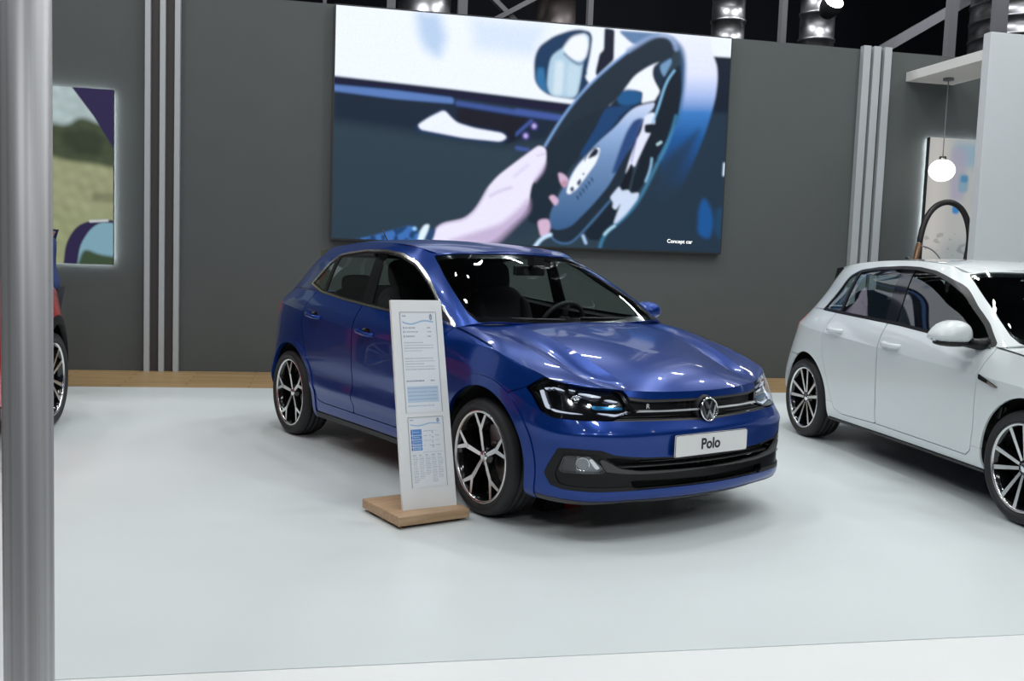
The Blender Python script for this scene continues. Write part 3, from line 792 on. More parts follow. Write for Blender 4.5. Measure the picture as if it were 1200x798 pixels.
        gb = MB(); gb.verts_faces([(cx - .046, cy + p * .93, cz + q * .93) for p, q in prof], [tuple(range(n))]); gb.build('mirror_glass', M['chrome'], mo)
        a = MB(); a.tube([(cx + .02, sg * .775, cz - .062), (cx + .01, sg * .82, cz - .062), (cx, sg * .86, cz - .045)], [.032, .026, .022], 12); a.build('mirror_arm', M['plastic'], mo)
    sp = MB(); ny = 13; V = []
    for y in np.linspace(-.46, .46, ny):
        q = 1 - (y / .46)**2 * .25; zt = 1.395 - .03 * (y / .46)**2; xr = -2.80 + .10 * (y / .46)**4
        V += [(xr + .08, y, zt + .010), (xr - .04, y, zt - .008), (xr - .125 * q, y, zt - .032), (xr - .125 * q, y, zt - .046), (xr + .03, y, zt - .055)]
    sp.verts_faces(V, [(5 * k + i, 5 * k + (i + 1) % 5, 5 * k + 5 + (i + 1) % 5, 5 * k + 5 + i) for k in range(ny - 1) for i in range(5)] + [(0, 1, 2, 3, 4), tuple(5 * (ny - 1) + i for i in range(5))], 0, False)
    sp.build('roof_spoiler', M['blue'], car, bevel=.006)
    for sg in (1, -1):
        f = MB(); f.prism([(-2.83, 1.36), (-2.70, 1.372), (-2.72, 1.33), (-2.80, 1.26), (-2.84, 1.27)], -.006, .006, Matrix.Translation((0, sg * .475, 0)) @ Matrix.Rotation(math.radians(90), 4, 'X')); f.build('spoiler_fin', M['gloss_black'], car)
    an = MB(); an.tube([(-2.62, 0, 1.415), (-2.66, 0, 1.46), (-2.74, 0, 1.545)], [.009, .006, .003], 8); an.build('roof_aerial', M['plastic'], car)
    # ---- cabin
    for y in (.36, -.36): seat(car, -1.30, y, top=1.12)
    rs = MB(); rs.ellipsoid((-2.12, 0, .52), (.26, .62, .11), pw=.5); rs.ellipsoid((-2.42, 0, .82), (.085, .62, .30), Matrix.Rotation(-.3, 3, 'Y'), pw=.5); rso = rs.build('rear_bench', M['seat'], car)
    for y in (.34, -.34):
        h = MB(); h.ellipsoid((-2.48, y, 1.12), (.05, .125, .07), pw=.6); h.build('headrest', M['seat'], rso)
    db = MB(); nn = 14; prof = [(-.28, .955), (-.45, .985), (-.60, .975), (-.72, .90), (-.72, .60)]
    V = [(x, y, z + (.02 * math.exp(-((y - .36) / .16)**2) if i in (1, 2, 3) else 0)) for i, (x, z) in enumerate(prof) for y in np.linspace(-.70, .70, nn)]
    db.verts_faces(V, [(i * nn + k, i * nn + k + 1, (i + 1) * nn + k + 1, (i + 1) * nn + k) for i in range(4) for k in range(nn - 1)], 0, True); db.build('dashboard', M['cabin'], car)
    steering_wheel(car, -.88, .36, .92)
    rm = MB(); rm.box((-.80, .02, 1.285), (.03, .24, .065)); rmo = rm.build('rear_view_mirror', M['plastic'], car, bevel=.012)
    st = MB(); st.tube([(-.80, .02, 1.30), (-.76, .02, 1.345)], .018, 8); st.box((-.73, .02, 1.345), (.07, .08, .05)); st.build('mirror_mount', M['plastic'], rmo)
    hlr = MB(); nn = 8; V = [(x, y, z) for x, z, yw in ((-2.6, 1.34, .45), (-2.0, 1.405, .52), (-1.5, 1.405, .53), (-1.05, 1.36, .48)) for y in np.linspace(-yw, yw, nn)]
    hlr.verts_faces(V, [(i * nn + k, i * nn + k + 1, (i + 1) * nn + k + 1, (i + 1) * nn + k) for i in range(3) for k in range(nn - 1)], 0, True); hlr.build('headliner', M['cabin_light'], car)
    # ---- underside and wheels
    floor_pan(car, [(-3.10, 0), (-3.05, .6), (-2.9, .74), (-2.9, .52), (-2.1, .52), (-2.1, .78), (-.42, .78), (-.42, .52), (.43, .52), (.43, .80), (.6, .66), (.70, .40), (.74, 0)], .20)
    for x in (0, WBP): wheel_well(car, x + (.02 if x == 0 else .045), .400)
    for x, y, st_, tn in ((0, .757, 0, .3), (0, -.757, math.radians(-.6), .04), (WBP, .745, 0, 1.0), (WBP, -.745, 0, .10)):
        wheel(car, 'wheel', x, y, RW, .21, .243, spoke_y5, turn=tn, steer=st_)
    return car
# ------------------------------------------------------------------ white hatchback skin (same layout)
def golf_skin(du=.018, dv=.016):
    r0 = [(-3.30,0,.27),(-3.28,.4,.27),(-3.22,.6,.27),(-3.13,.72,.26),(-3.0,.79,.25),(-2.637,.85,.23),(-2.15,.845,.22),(-1.5,.835,.22),(-.95,.835,.22),(-.40,.845,.22),(0,.86,.22),(.36,.865,.21),(.54,.80,.20),(.66,.68,.20),(.74,.48,.20),(.79,.25,.20),(.805,0,.20)]
    r1 = [(-3.37,0,.36),(-3.355,.4,.36),(-3.29,.61,.36),(-3.19,.735,.36),(-3.04,.815,.35),(-2.637,.88,.31),(-2.15,.875,.285),(-1.5,.868,.285),(-.95,.868,.285),(-.40,.875,.285),(0,.888,.285),(.36,.89,.26),(.57,.82,.24),(.70,.70,.24),(.785,.49,.24),(.835,.25,.24),(.85,0,.24)]
    r2 = [(-3.394,0,.47),(-3.375,.4,.47),(-3.31,.61,.47),(-3.205,.735,.47),(-3.05,.822,.46),(-2.637,.892,.44),(-2.15,.888,.42),(-1.5,.885,.40),(-.95,.885,.40),(-.40,.888,.40),(0,.895,.40),(.36,.895,.38),(.575,.825,.35),(.705,.70,.35),(.79,.49,.35),(.845,.25,.35),(.86,0,.35)]
    r3 = [(-3.39,0,.60),(-3.37,.4,.60),(-3.29,.61,.60),(-3.17,.735,.60),(-3.02,.815,.605),(-2.637,.897,.61),(-2.15,.896,.61),(-1.5,.894,.60),(-.95,.894,.59),(-.40,.896,.58),(0,.899,.56),(.36,.893,.54),(.575,.82,.51),(.705,.695,.50),(.79,.485,.50),(.845,.25,.50),(.86,0,.50)]
    r4 = [(-3.33,0,.88),(-3.30,.4,.885),(-3.19,.60,.895),(-3.05,.72,.905),(-2.92,.785,.905),(-2.637,.865,.89),(-2.15,.893,.867),(-1.5,.898,.835),(-.95,.898,.808),(-.40,.897,.783),(0,.893,.76),(.35,.875,.70),(.555,.81,.62),(.685,.69,.615),(.765,.485,.61),(.815,.25,.61),(.83,0,.61)]
    r5 = [(-3.24,0,.97),(-3.21,.4,.97),(-3.10,.59,.97),(-2.97,.70,.97),(-2.86,.76,.965),(-2.637,.83,.96),(-2.15,.866,.945),(-1.5,.873,.925),(-.95,.872,.90),(-.40,.865,.87),(0,.855,.84),(.34,.84,.77),(.54,.785,.71),(.66,.66,.69),(.74,.485,.67),(.79,.25,.665),(.805,0,.665)]
    r6 = [(-3.18,0,1.03),(-3.15,.4,1.03),(-3.04,.56,1.03),(-2.92,.665,1.035),(-2.82,.72,1.035),(-2.6,.785,1.035),(-2.1,.825,1.02),(-1.5,.832,1.003),(-.95,.832,.98),(-.385,.818,.945),(0,.832,.905),(.33,.814,.828),(.525,.757,.778),(.615,.631,.755),(.705,.465,.741),(.76,.25,.733),(.78,0,.73)]
    S = {}
    S['low'] = patch([r0, r1, r2, r3, r4], du, dv); S['mid'] = patch([r4, r5, r6], du, dv)
    r7 = [(x - .05 * (x + 1.1) * .3 / (math.hypot((x + 1.1) * .3, y) + 1e-6), y - .05 * y / (math.hypot((x + 1.1) * .3, y) + 1e-6), z - .022) for x, y, z in r6]
    S['flange'] = patch([r6, r7], du, dv)
    h = [[(-.20,0,.99),(-.22,.30,.985),(-.27,.58,.972),(-.32,.72,.958),(-.385,.818,.945)],
         [(.02,0,.962),(.01,.29,.955),(-.005,.56,.938),(-.01,.72,.924),(0,.832,.905)],
         [(.30,0,.905),(.29,.28,.897),(.27,.53,.87),(.265,.70,.85),(.28,.822,.838)],
         [(.55,0,.838),(.53,.27,.828),(.47,.50,.80),(.44,.66,.80),(.44,.79,.80)],
         [(.715,0,.77),(.69,.26,.766),(.61,.49,.76),(.56,.62,.768),(.525,.757,.778)],
         [(.78,0,.73),(.757,.26,.733),(.70,.475,.741),(.66,.56,.748),(.615,.631,.755)]]
    S['hood'] = patch(h, du, dv, True, False)
    g0 = [(-3.18,0,1.03),(-3.16,.35,1.03),(-3.06,.54,1.03),(-2.92,.665,1.035),(-2.68,.765,1.036),(-2.2,.818,1.022),(-1.5,.832,1.003),(-.95,.832,.98),(-.62,.828,.955),(-.37,.82,.945),(-.29,.74,.965),(-.22,.4,.985),(-.20,0,.99)]
    g1 = [(-3.08,0,1.19),(-3.06,.33,1.19),(-2.96,.49,1.19),(-2.80,.61,1.19),(-2.58,.69,1.195),(-2.15,.765,1.20),(-1.5,.778,1.19),(-1.02,.772,1.16),(-.77,.765,1.13),(-.59,.745,1.11),(-.52,.685,1.125),(-.45,.37,1.13),(-.43,0,1.137)]
    g2 = [(-2.97,0,1.34),(-2.955,.32,1.335),(-2.87,.46,1.32),(-2.73,.565,1.315),(-2.5,.645,1.33),(-2.1,.68,1.37),(-1.5,.685,1.39),(-1.15,.68,1.37),(-1.01,.665,1.335),(-.92,.635,1.30),(-.85,.59,1.315),(-.79,.35,1.325),(-.77,0,1.335)]
    g3 = [(-2.92,0,1.40),(-2.905,.32,1.395),(-2.83,.44,1.385),(-2.70,.535,1.375),(-2.46,.60,1.40),(-2.08,.615,1.43),(-1.5,.62,1.44),(-1.2,.612,1.424),(-1.09,.605,1.397),(-1.03,.585,1.373),(-.985,.54,1.38),(-.94,.32,1.395),(-.925,0,1.402)]
    S['green'] = patch([g0, g1, g2, g3], du, dv)
    rf = [[(-2.92,0,1.40),(-2.905,.32,1.395),(-2.74,.52,1.377)], [(-2.46,0,1.447),(-2.46,.33,1.438),(-2.46,.60,1.40)], [(-2.08,0,1.463),(-2.08,.33,1.456),(-2.08,.615,1.43)],
          [(-1.5,0,1.463),(-1.5,.34,1.457),(-1.5,.62,1.44)], [(-1.16,0,1.436),(-1.17,.33,1.433),(-1.19,.61,1.423)], [(-.925,0,1.402),(-.94,.32,1.396),(-1.02,.565,1.374)]]
    S['roof'] = patch(rf, du * 1.5, dv * 1.5, True, False)
    for k, n in (('green', 30), ('roof', 8), ('low', 6), ('mid', 4)): smooth_normals(S[k], n)
    return S

def build_golf(name, loc, rz, col, scale=1., clad=False, blinker=True):
    """five-door hatchback; clad: black plastic around arches and sills"""
    car = empty(name, loc, rz); car.scale = (scale,) * 3
    S = golf_skin(); S0 = dict(S); body = M[col]; WBG, RW = -2.637, .318
    circ = lambda x, z, r: (lambda s: r - np.hypot(s.V[:, 0] - x, s.V[:, 2] - z))
    arch = [AND(circ(.04, .335, .372), side(.5)), AND(circ(-2.575, .315, .380), side(.5))]
    arch_o = [AND(circ(.04, .335, .43), side(.5)), AND(circ(-2.575, .315, .435), side(.5))]
    dlo = rounded([(-2.52, 1.036), (-1.99, 1.018), (-1.34, .997), (-.53, .944), (-.375, .940), (-.365, .965), (-.515, 1.078), (-.60, 1.125), (-.69, 1.17), (-.78, 1.22), (-.868, 1.266), (-.99, 1.32), (-1.09, 1.353), (-1.20, 1.379), (-1.39, 1.400), (-1.60, 1.404), (-1.92, 1.391), (-2.17, 1.365), (-2.285, 1.318), (-2.485, 1.075)], .03, 3)
    DLO = AND(XZ(dlo), side(.35), lambda s: 10.0 - s.C[:, 0])
    HL = AND(CZ([(11.35, .70), (11.7, .765), (12.6, .80), (13.4, .77), (14.0, .725), (14.3, .66), (13.7, .625), (12.6, .625), (11.9, .63)]), half(0, .2))
    GR = AND(CZ([(13.5, .725), (14.2, .712), (16, .703), (17, .703), (17, .635), (14.4, .635)]), half(0, .2))
    IN = AND(CZ(rounded([(12.3, .27), (12.5, .43), (13.4, .44), (14.0, .41), (17, .41), (17, .27)], .02, 3)), half(0, .2))
    wse = lambda s: (s.C[:, 0] - (10.10 - .27 * s.C[:, 1])) * .15
    WS = AND(wse, lambda s: (2.85 - s.C[:, 1]) * .1, lambda s: (s.C[:, 1] - .02) * .1)
    RGL = AND(lambda s: (2.3 - s.C[:, 0]) * .2, lambda s: (s.C[:, 1] - .12) * .15, lambda s: (1.92 - s.C[:, 1]) * .15)
    for a in arch: take(S, ['low', 'mid'], a, 0)
    if clad:
        pc = []
        for a in arch_o: pc += take(S, ['low', 'mid'], a, .0)
        for q in halves(pc):
            for sg in (1, -1): soup_obj('arch_cladding', cut(q, half(0, -1.2, sg))[0], M['plastic'], car, .008, .03)
    hl = take(S, ['low', 'mid'], HL, .005); gr = take(S, ['low', 'mid'], GR, 0); it = take(S, ['low'], IN, 0); ws = take(S, ['green'], WS, .003); rg = take(S, ['green'], RGL, .003)
    d = take(S, ['green', 'mid'], DLO, 0)
    tr, d = cut(d, lambda s: .022 - XZ(dlo)(s))
    for q in halves(tr): soup_obj('window_trim', q, M['plastic'], car, .001, .01)
    bp, d = cut(d, XZ([(-1.385, .9), (-1.42, 1.45), (-1.57, 1.45), (-1.53, .9)])); qd, d = cut(d, XZ([(-2.185, .95), (-2.115, 1.45), (-2.15, 1.45), (-2.225, .95)]))
    mtri, d = cut(d, half(0, -.615))
    for q in halves(bp):
        for sg in (1, -1): soup_obj('pillar_trim', cut(q, half(0, -1.475, sg))[0], M['gloss_black'], car, 0, .008)
    for q in halves(qd): soup_obj('window_divider', q, M['plastic'], car, 0, .01)
    for q in halves(mtri): soup_obj('mirror_triangle', q, M['glass_dark'], car, -.004)
    fr, d = cut(d, half(0, -1.45)); re, d = cut(d, half(0, -2.16))
    for nm, g, mm in (('front_side_window', fr, 'side_glass'), ('rear_side_window', re, 'side_glass'), ('quarter_window', d, 'glass_dark')):
        for q in halves(g): soup_obj(nm, q, M[mm], car, -.005)
    soup_obj('windshield', ws, M['glass'], car, -.002)
    frit, _ = cut(ws, lambda s: .035 - np.minimum(np.minimum(wse(s) * 4.5, (2.85 - s.C[:, 1]) * .09), (s.C[:, 1] - .02) * .17)); soup_obj('windshield_border', frit, M['gloss_black'], car, -.006)
    soup_obj('rear_window', rg, M['glass_dark'], car, -.002)
    fd = [(-1.492, 1.10), (-1.492, .30), (-.47, .295), (-.425, .33), (-.405, .48), (-.395, .78), (-.35, .91), (-.33, 1.05)]
    rd = [(-1.497, 1.10), (-1.497, .30), (-1.98, .288), (-2.08, .32), (-2.14, .41), (-2.22, .58), (-2.285, .72), (-2.31, .83), (-2.28, .95), (-2.2, 1.12)]
    sk = take(S, ['low'], AND(lambda s: (.30 if clad else .238) - s.V[:, 2], half(0, -2.2), half(0, -.25, -1), side(.4)), .003)
    for q in halves(sk): soup_obj('side_skirt', q, M['plastic'], car, .008, .02)
    for nm, pl in (('front_door', fd), ('rear_door', rd)):
        p = take(S, ['low', 'mid'], AND(XZ(pl), side(.5)), .006)
        for q in halves(p): soup_obj(nm, q, body, car, 0, .014)
    sill = take(S, ['low'], AND(half(0, -2.3), half(0, -.1, -1), lambda s: .36 - s.V[:, 2], side(.3)), .002)
    for q in halves(sill): soup_obj('door_sill', q, body, car, 0, .012)
    fb = take(S, ['low', 'mid'], AND(half(0, .2), lambda s: np.maximum((s.V[:, 0] - .25) * .37 - (s.V[:, 2] - .66), np.maximum(s.C[:, 0] - 13.2, 0) * .1 - .01)), .004)
    soup_obj('front_bumper', fb, body, car, 0, .014)
    fe = take(S, ['low', 'mid'], half(0, -.6), .0)
    for q in halves(fe): soup_obj('front_fender', q, body, car, 0, .014)
    tl = take(S, ['low', 'mid'], AND(XZ([(-3.5, .79), (-3.10, .80), (-2.98, .875), (-2.93, .985), (-3.5, .985)]), side(.36)), .004)
    for q in halves(tl): soup_obj('tail_light', q, M['red_light'], car, .002, .012)
    rb = take(S, ['low'], AND(half(0, -2.6, -1), lambda s: .66 - s.V[:, 2]), .004); soup_obj('rear_bumper', rb, body, car, 0, .014)
    hatch = take(S, ['low', 'mid', 'green'], lambda s: np.minimum(-2.72 - s.V[:, 0], .59 + (1.0 - s.V[:, 2]) * .12 - np.abs(s.V[:, 1])), .005); soup_obj('tailgate', hatch, body, car, 0, .014)
    for nm, q in zip('lr', halves([S['low'], S['mid'], S['green']])): soup_obj('side_panel', q, body, car, 0, .012)
    soup_obj('roof', [S['roof']], body, car, .002, .02); soup_obj('hood', [S['hood']], body, car)
    soup_obj('hood_flange', cut([S['flange']], lambda s: s.C[:, 0] - 12.3)[0], body, car)
    shell(car, S0, arch + [DLO, WS, RGL, HL, GR, IN], keys=('low', 'mid', 'green', 'roof', 'flange'))
    for q in halves(hl):
        c = soup_obj('headlight', q, M['lamp_silver'], car, -.035); soup_obj('lens_cover', q, M['lens'], c)
        st, _ = cut(q, CZ([(11.9, .645), (13.9, .65), (13.9, .662), (11.9, .66)])); soup_obj('light_strip', st, M['lamp_led'], c, -.012, .012)
    soup_obj('grille', gr, M['gloss_black'], car, -.02); soup_obj('lower_intake', it, M['plastic'], car, -.03)
    p, _ = cut(gr, lambda s: .005 - np.abs(s.V[:, 2] - .668)); soup_obj('grille_strip', p, M['chrome'], car, -.005, .012)
    emblem(car, Matrix.Translation((.832, 0, .668)) @ Matrix.Rotation(math.radians(90), 4, 'Z') @ Matrix.Rotation(math.radians(90), 4, 'X'), .06)
    for sg in (1, -1):
        for (hx, hz, hy) in ((-1.335, .868, .885), (-2.125, .905, .876)):
            h = MB(); h.tube(smooth_line([(hx - .10, sg * (hy - .004), hz + .004), (hx - .07, sg * (hy + .03), hz + .003), (hx, sg * (hy + .038), hz), (hx + .07, sg * (hy + .03), hz - .003), (hx + .10, sg * (hy - .004), hz - .004)], 4), .017, 10); h.build('door_handle', body, car)
        m = MB(); cx, cy, cz = -.53, sg * .985, 1.010
        prof = [(-.135, -.03), (-.125, .0), (-.08, .055), (.0, .085), (.07, .082), (.11, .05), (.125, .0), (.12, -.028)]; lowp = [(.10, -.058), (.0, -.068), (-.09, -.056)]
        full = prof + lowp; n = len(full); rings = []
        for dx, kk in ((-.06, .96), (-.02, 1.0), (.04, .93), (.075, .70), (.095, .35)): rings += [(cx + dx, cy + sg * -p * kk, cz + q * kk) for p, q in full]
        rings.append((cx + .10, cy, cz)); Fm = [(i * n + k, i * n + (k + 1) % n, (i + 1) * n + (k + 1) % n, (i + 1) * n + k) for i in range(4) for k in range(n)] + [(4 * n + k, 4 * n + (k + 1) % n, 5 * n) for k in range(n)]
        m.verts_faces(rings, Fm, 0, True); mo = m.build('side_mirror', body, car, subsurf=2)
        gb = MB(); gb.verts_faces([(cx - .055, cy - sg * p * .93, cz + q * .93) for p, q in full], [tuple(range(n))]); gb.build('mirror_glass', M['chrome'], mo)
        lo = MB(); lo.tube([(cx - .02, cy + sg * .115, cz - .034), (cx + .045, cy + sg * .075, cz - .036), (cx + .062, cy, cz - .034), (cx + .06, cy - sg * .09, cz - .03)], .011, 8); lo.build('turn_signal', M['lamp_silver'], mo)
        lb = MB(); lb.ellipsoid((cx, cy - sg * .005, cz - .055), (.085, .118, .022)); lb.build('mirror_base', M['plastic'], mo)
        a = MB(); a.tube([(-.44, sg * .80, .962), (-.47, sg * .85, .955), (-.53, sg * .92, .965)], [.04, .034, .028], 12); a.build('mirror_arm', M['plastic'], mo)
    fb2 = MB(); fb2.prism(rounded([(-.375, .762), (-.21, .728), (-.20, .736), (-.375, .792)], .006, 2), 0, .006, Matrix.Translation((0, -.898, 0)) @ Matrix.Rotation(math.radians(90), 4, 'X')); fb2.build('fender_badge', [M['piano']], car)
    fb3 = MB(); fb3.prism(rounded([(-.285, .747), (-.205, .729), (-.203, .735), (-.285, .762)], .004, 2), .006, .008, Matrix.Translation((0, -.898, 0)) @ Matrix.Rotation(math.radians(90), 4, 'X')); fb3.build('badge_tip', [M['lamp_silver']], car)
    sp = MB(); ny = 13; V = []
    for y in np.linspace(-.49, .49, ny):
        q = 1 - (y / .49)**2 * .25; zt = 1.415 - .03 * (y / .49)**2; xr = -2.86 + .10 * (y / .49)**4
        V += [(xr + .08, y, zt + .006), (xr - .04, y, zt - .008), (xr - .125 * q, y, zt - .032), (xr - .125 * q, y, zt - .046), (xr + .03, y, zt - .055)]
    sp.verts_faces(V, [(5 * k + i, 5 * k + (i + 1) % 5, 5 * k + 5 + (i + 1) % 5, 5 * k + 5 + i) for k in range(ny - 1) for i in range(5)] + [(0, 1, 2, 3, 4), tuple(5 * (ny - 1) + i for i in range(5))]); sp.build('roof_spoiler', body, car, bevel=.006)
    for sg in (1, -1):
        f = MB(); f.prism([(-2.86, 1.37), (-2.74, 1.383), (-2.77, 1.33), (-2.93, 1.10), (-2.96, 1.10)], -.006, .006, Matrix.Translation((0, sg * .505, 0)) @ Matrix.Rotation(math.radians(90), 4, 'X')); f.build('spoiler_fin', M['gloss_black'], car)
    an = MB(); an.prism([(-.07, 0), (.06, 0), (-.02, .045), (-.05, .06), (-.065, .055)], -.012, .012, Matrix.Translation((-2.62, 0, 1.428)) @ Matrix.Rotation(math.radians(90), 4, 'X')); an.build('roof_aerial', M['plastic'], car, bevel=.005)
    for y in (.37, -.37): seat(car, -1.38, y, top=1.12)
    rs = MB(); rs.ellipsoid((-2.2, 0, .54), (.26, .64, .11), pw=.5); rs.ellipsoid((-2.50, 0, .84), (.085, .64, .30), Matrix.Rotation(-.3, 3, 'Y'), pw=.5); rso = rs.build('rear_bench', M['seat'], car)
    for y in (.36, -.36):
        h = MB(); h.ellipsoid((-2.56, y, 1.13), (.05, .13, .075), pw=.6); h.build('headrest', M['seat'], rso)
    db = MB(); nn = 14; prof = [(-.26, .945), (-.45, .975), (-.62, .965), (-.74, .90), (-.74, .60)]
    V = [(x, y, z) for (x, z) in prof for y in np.linspace(-.72, .72, nn)]
    db.verts_faces(V, [(i * nn + k, i * nn + k + 1, (i + 1) * nn + k + 1, (i + 1) * nn + k) for i in range(4) for k in range(nn - 1)], 0, True); db.build('dashboard', M['cabin'], car)
    steering_wheel(car, -.93, .37, .93)
    rm = MB(); rm.box((-.80, .0, 1.285), (.03, .24, .065)); rm.build('rear_view_mirror', M['plastic'], car, bevel=.012)
    hlr = MB(); nn = 8; V = [(x, y, z) for x, z, yw in ((-2.65, 1.345, .46), (-2.0, 1.408, .55), (-1.5, 1.41, .56), (-1.05, 1.365, .50)) for y in np.linspace(-yw, yw, nn)]
    hlr.verts_faces(V, [(i * nn + k, i * nn + k + 1, (i + 1) * nn + k + 1, (i + 1) * nn + k) for i in range(3) for k in range(nn - 1)], 0, True); hlr.build('headliner', M['cabin_light'], car)
    cw = MB(); nn = 16
    rows = [[(-.23 - .11 * (y / .74)**2 + dx, y, .972 - dz) for y in np.linspace(-.74, .74, nn)] for dx, dz in ((-.03, -.010), (.03, .012), (.06, .03))]
    cw.verts_faces([p for r in rows for p in r], [(i * nn + k, i * nn + k + 1, (i + 1) * nn + k + 1, (i + 1) * nn + k) for i in range(2) for k in range(nn - 1)], 0, True); cw.build('cowl_panel', M['plastic'], car)
    floor_pan(car, [(-3.25, 0), (-3.2, .6), (-3.0, .76), (-2.99, .54), (-2.18, .54), (-2.16, .80), (-.42, .80), (-.42, .54), (.45, .54), (.45, .82), (.62, .68), (.72, .40), (.76, 0)], .21)
    for x in (.03, WBG + .055): wheel_well(car, x, .392, .52, .80, .32)
    for x, y, tn in ((0, .772, .2), (0, -.772, .25), (WBG, .757, 1.0), (WBG, -.757, .08)):
        wheel(car, 'wheel', x, y, RW, .215, .243, spoke_pairs5, turn=tn)
    return car
# ------------------------------------------------------------------ visitor behind the red car
def skinned(name, joints, bones, mat_, parent, root=0, sub=2):
    """joints: {key: (x, y, z, rx, ry)}; bones: pairs of keys -> one smooth continuous surface"""
    keys = list(joints); me = bpy.data.meshes.new(name)
    me.from_pydata([joints[k][:3] for k in keys], [(keys.index(a), keys.index(b)) for a, b in bones], [])
    o = link(name, me, mat_, parent); m = o.modifiers.new('skin', 'SKIN'); m.use_smooth_shade = True; m.branch_smoothing = .6
    for i, k in enumerate(keys):
        v = me.skin_vertices[0].data[i]; v.radius = joints[k][3:5]; v.use_root = (i == root)
    s = o.modifiers.new('sub', 'SUBSURF'); s.levels = s.render_levels = sub
    return o
def build_person(loc, rz):
    p = empty('person', loc, rz); tag(p, 'person in a blue jacket and dark trousers standing behind the red car', 'person')
    skin = noise_tint(mat('skin_tone', (.55, .33, .24), .55), 20, .06); jacket = noise_tint(mat('blue_jacket', (.022, .045, .16), .8), 40, .2, bump=.3)
    tro = noise_tint(mat('dark_trousers', (.014, .015, .022), .85), 50, .2); hair = noise_tint(mat('brown_hair', (.05, .03, .02), .7), 80, .3); shoe = mat('dark_shoe', (.02, .017, .015), .5)
    J = {'pelvis': (0, 0, .95, .125, .115), 'waist': (.045, 0, 1.14, .12, .10), 'chest': (.0, 0, 1.30, .145, .115), 'collar': (.05, 0, 1.44, .075, .065), 'neck': (.115, 0, 1.50, .05, .05), 'jaw': (.18, 0, 1.56, .062, .07), 'skull': (.165, 0, 1.65, .082, .098), 'crown': (.155, 0, 1.705, .055, .065)}
    B = [('pelvis', 'waist'), ('waist', 'chest'), ('chest', 'collar'), ('collar', 'neck'), ('neck', 'jaw'), ('jaw', 'skull'), ('skull', 'crown')]
    for s, n in ((1, 'l'), (-1, 'r')):
        J.update({n + 'sh': (.02, s * .17, 1.40, .062, .062), n + 'el': (.03, s * .235, 1.14, .044, .044), n + 'wr': (.21, s * .20, .98, .028, .034), n + 'pa': (.27, s * .19, .945, .018, .040),
                  n + 'hip': (0, s * .09, .90, .095, .09), n + 'kn': (.03, s * .10, .50, .062, .062), n + 'an': (-.01, s * .11, .09, .042, .042), n + 'to': (.14, s * .12, .04, .035, .045)})
        B += [('collar', n + 'sh'), (n + 'sh', n + 'el'), (n + 'el', n + 'wr'), (n + 'wr', n + 'pa'), ('pelvis', n + 'hip'), (n + 'hip', n + 'kn'), (n + 'kn', n + 'an'), (n + 'an', n + 'to')]
        for f, (dy, L) in enumerate(((.034, .058), (.012, .07), (-.011, .066), (-.033, .05))):
            J.update({n + 'f%da' % f: (.295, s * (.19 + dy * .8), .935, .009, .009), n + 'f%db' % f: (.295 + L * .6, s * (.19 + dy), .91, .0085, .0085), n + 'f%dc' % f: (.30 + L * .75, s * (.19 + dy), .875, .007, .007)})
            B += [(n + 'pa', n + 'f%da' % f), (n + 'f%da' % f, n + 'f%db' % f), (n + 'f%db' % f, n + 'f%dc' % f)]
        J.update({n + 't0': (.245, s * .145, .955, .011, .011), n + 't1': (.285, s * .125, .935, .009, .009)}); B += [(n + 'wr', n + 't0'), (n + 't0', n + 't1')]
    skinned('body', J, B, skin, p)
    g = .022
    Jj = {k: (*J[k][:3], J[k][3] + g, J[k][4] + g) for k in ('waist', 'chest', 'collar', 'lsh', 'rsh', 'lel', 'rel')}
    Jj['hem'] = (0, 0, .90, .150, .16); Jj['hip'] = (0, 0, 1.0, .148, .150)
    for n, s in (('l', 1), ('r', -1)): Jj[n + 'cuff'] = (.185, s * .205, 1.0, .048, .048)
    skinned('jacket', Jj, [('hem', 'hip'), ('hip', 'waist'), ('waist', 'chest'), ('chest', 'collar'), ('collar', 'lsh'), ('lsh', 'lel'), ('lel', 'lcuff'), ('collar', 'rsh'), ('rsh', 'rel'), ('rel', 'rcuff')], jacket, p, 7)
    Jt = {'pelvis': (0, 0, .93, .13, .13)}; Bt = []
    for n, s in (('l', 1), ('r', -1)):
        Jt.update({n + 'hip': (0, s * .09, .86, .108, .10), n + 'kn': (.03, s * .10, .50, .08, .08), n + 'an': (-.005, s * .11, .10, .068, .068)}); Bt += [('pelvis', n + 'hip'), (n + 'hip', n + 'kn'), (n + 'kn', n + 'an')]
        b = MB(); b.ellipsoid((.06, s * .115, .045), (.145, .055, .045), pw=.7); b.build('shoe', shoe, p)
        e = MB(); e.ellipsoid((.240, s * .033, 1.645), (.012, .015, .010)); e.build('eye', M['plate'], p)
        k = MB(); k.ellipsoid((.155, s * .098, 1.63), (.022, .010, .032)); k.build('ear', skin, p)
    skinned('trousers', Jt, Bt, tro, p)
    b = MB(); b.ellipsoid((.260, 0, 1.615), (.024, .016, .026), pw=.8); b.build('nose', skin, p)
    b = MB(); b.ellipsoid((.247, 0, 1.57), (.010, .026, .006)); b.build('mouth', mat('lip_tone', (.40, .16, .14), .5), p)
    b = MB(); b.ellipsoid((.135, 0, 1.675), (.105, .108, .085), pw=.9); b.ellipsoid((.095, 0, 1.62), (.07, .100, .085)); b.build('hair', hair, p)
    return p
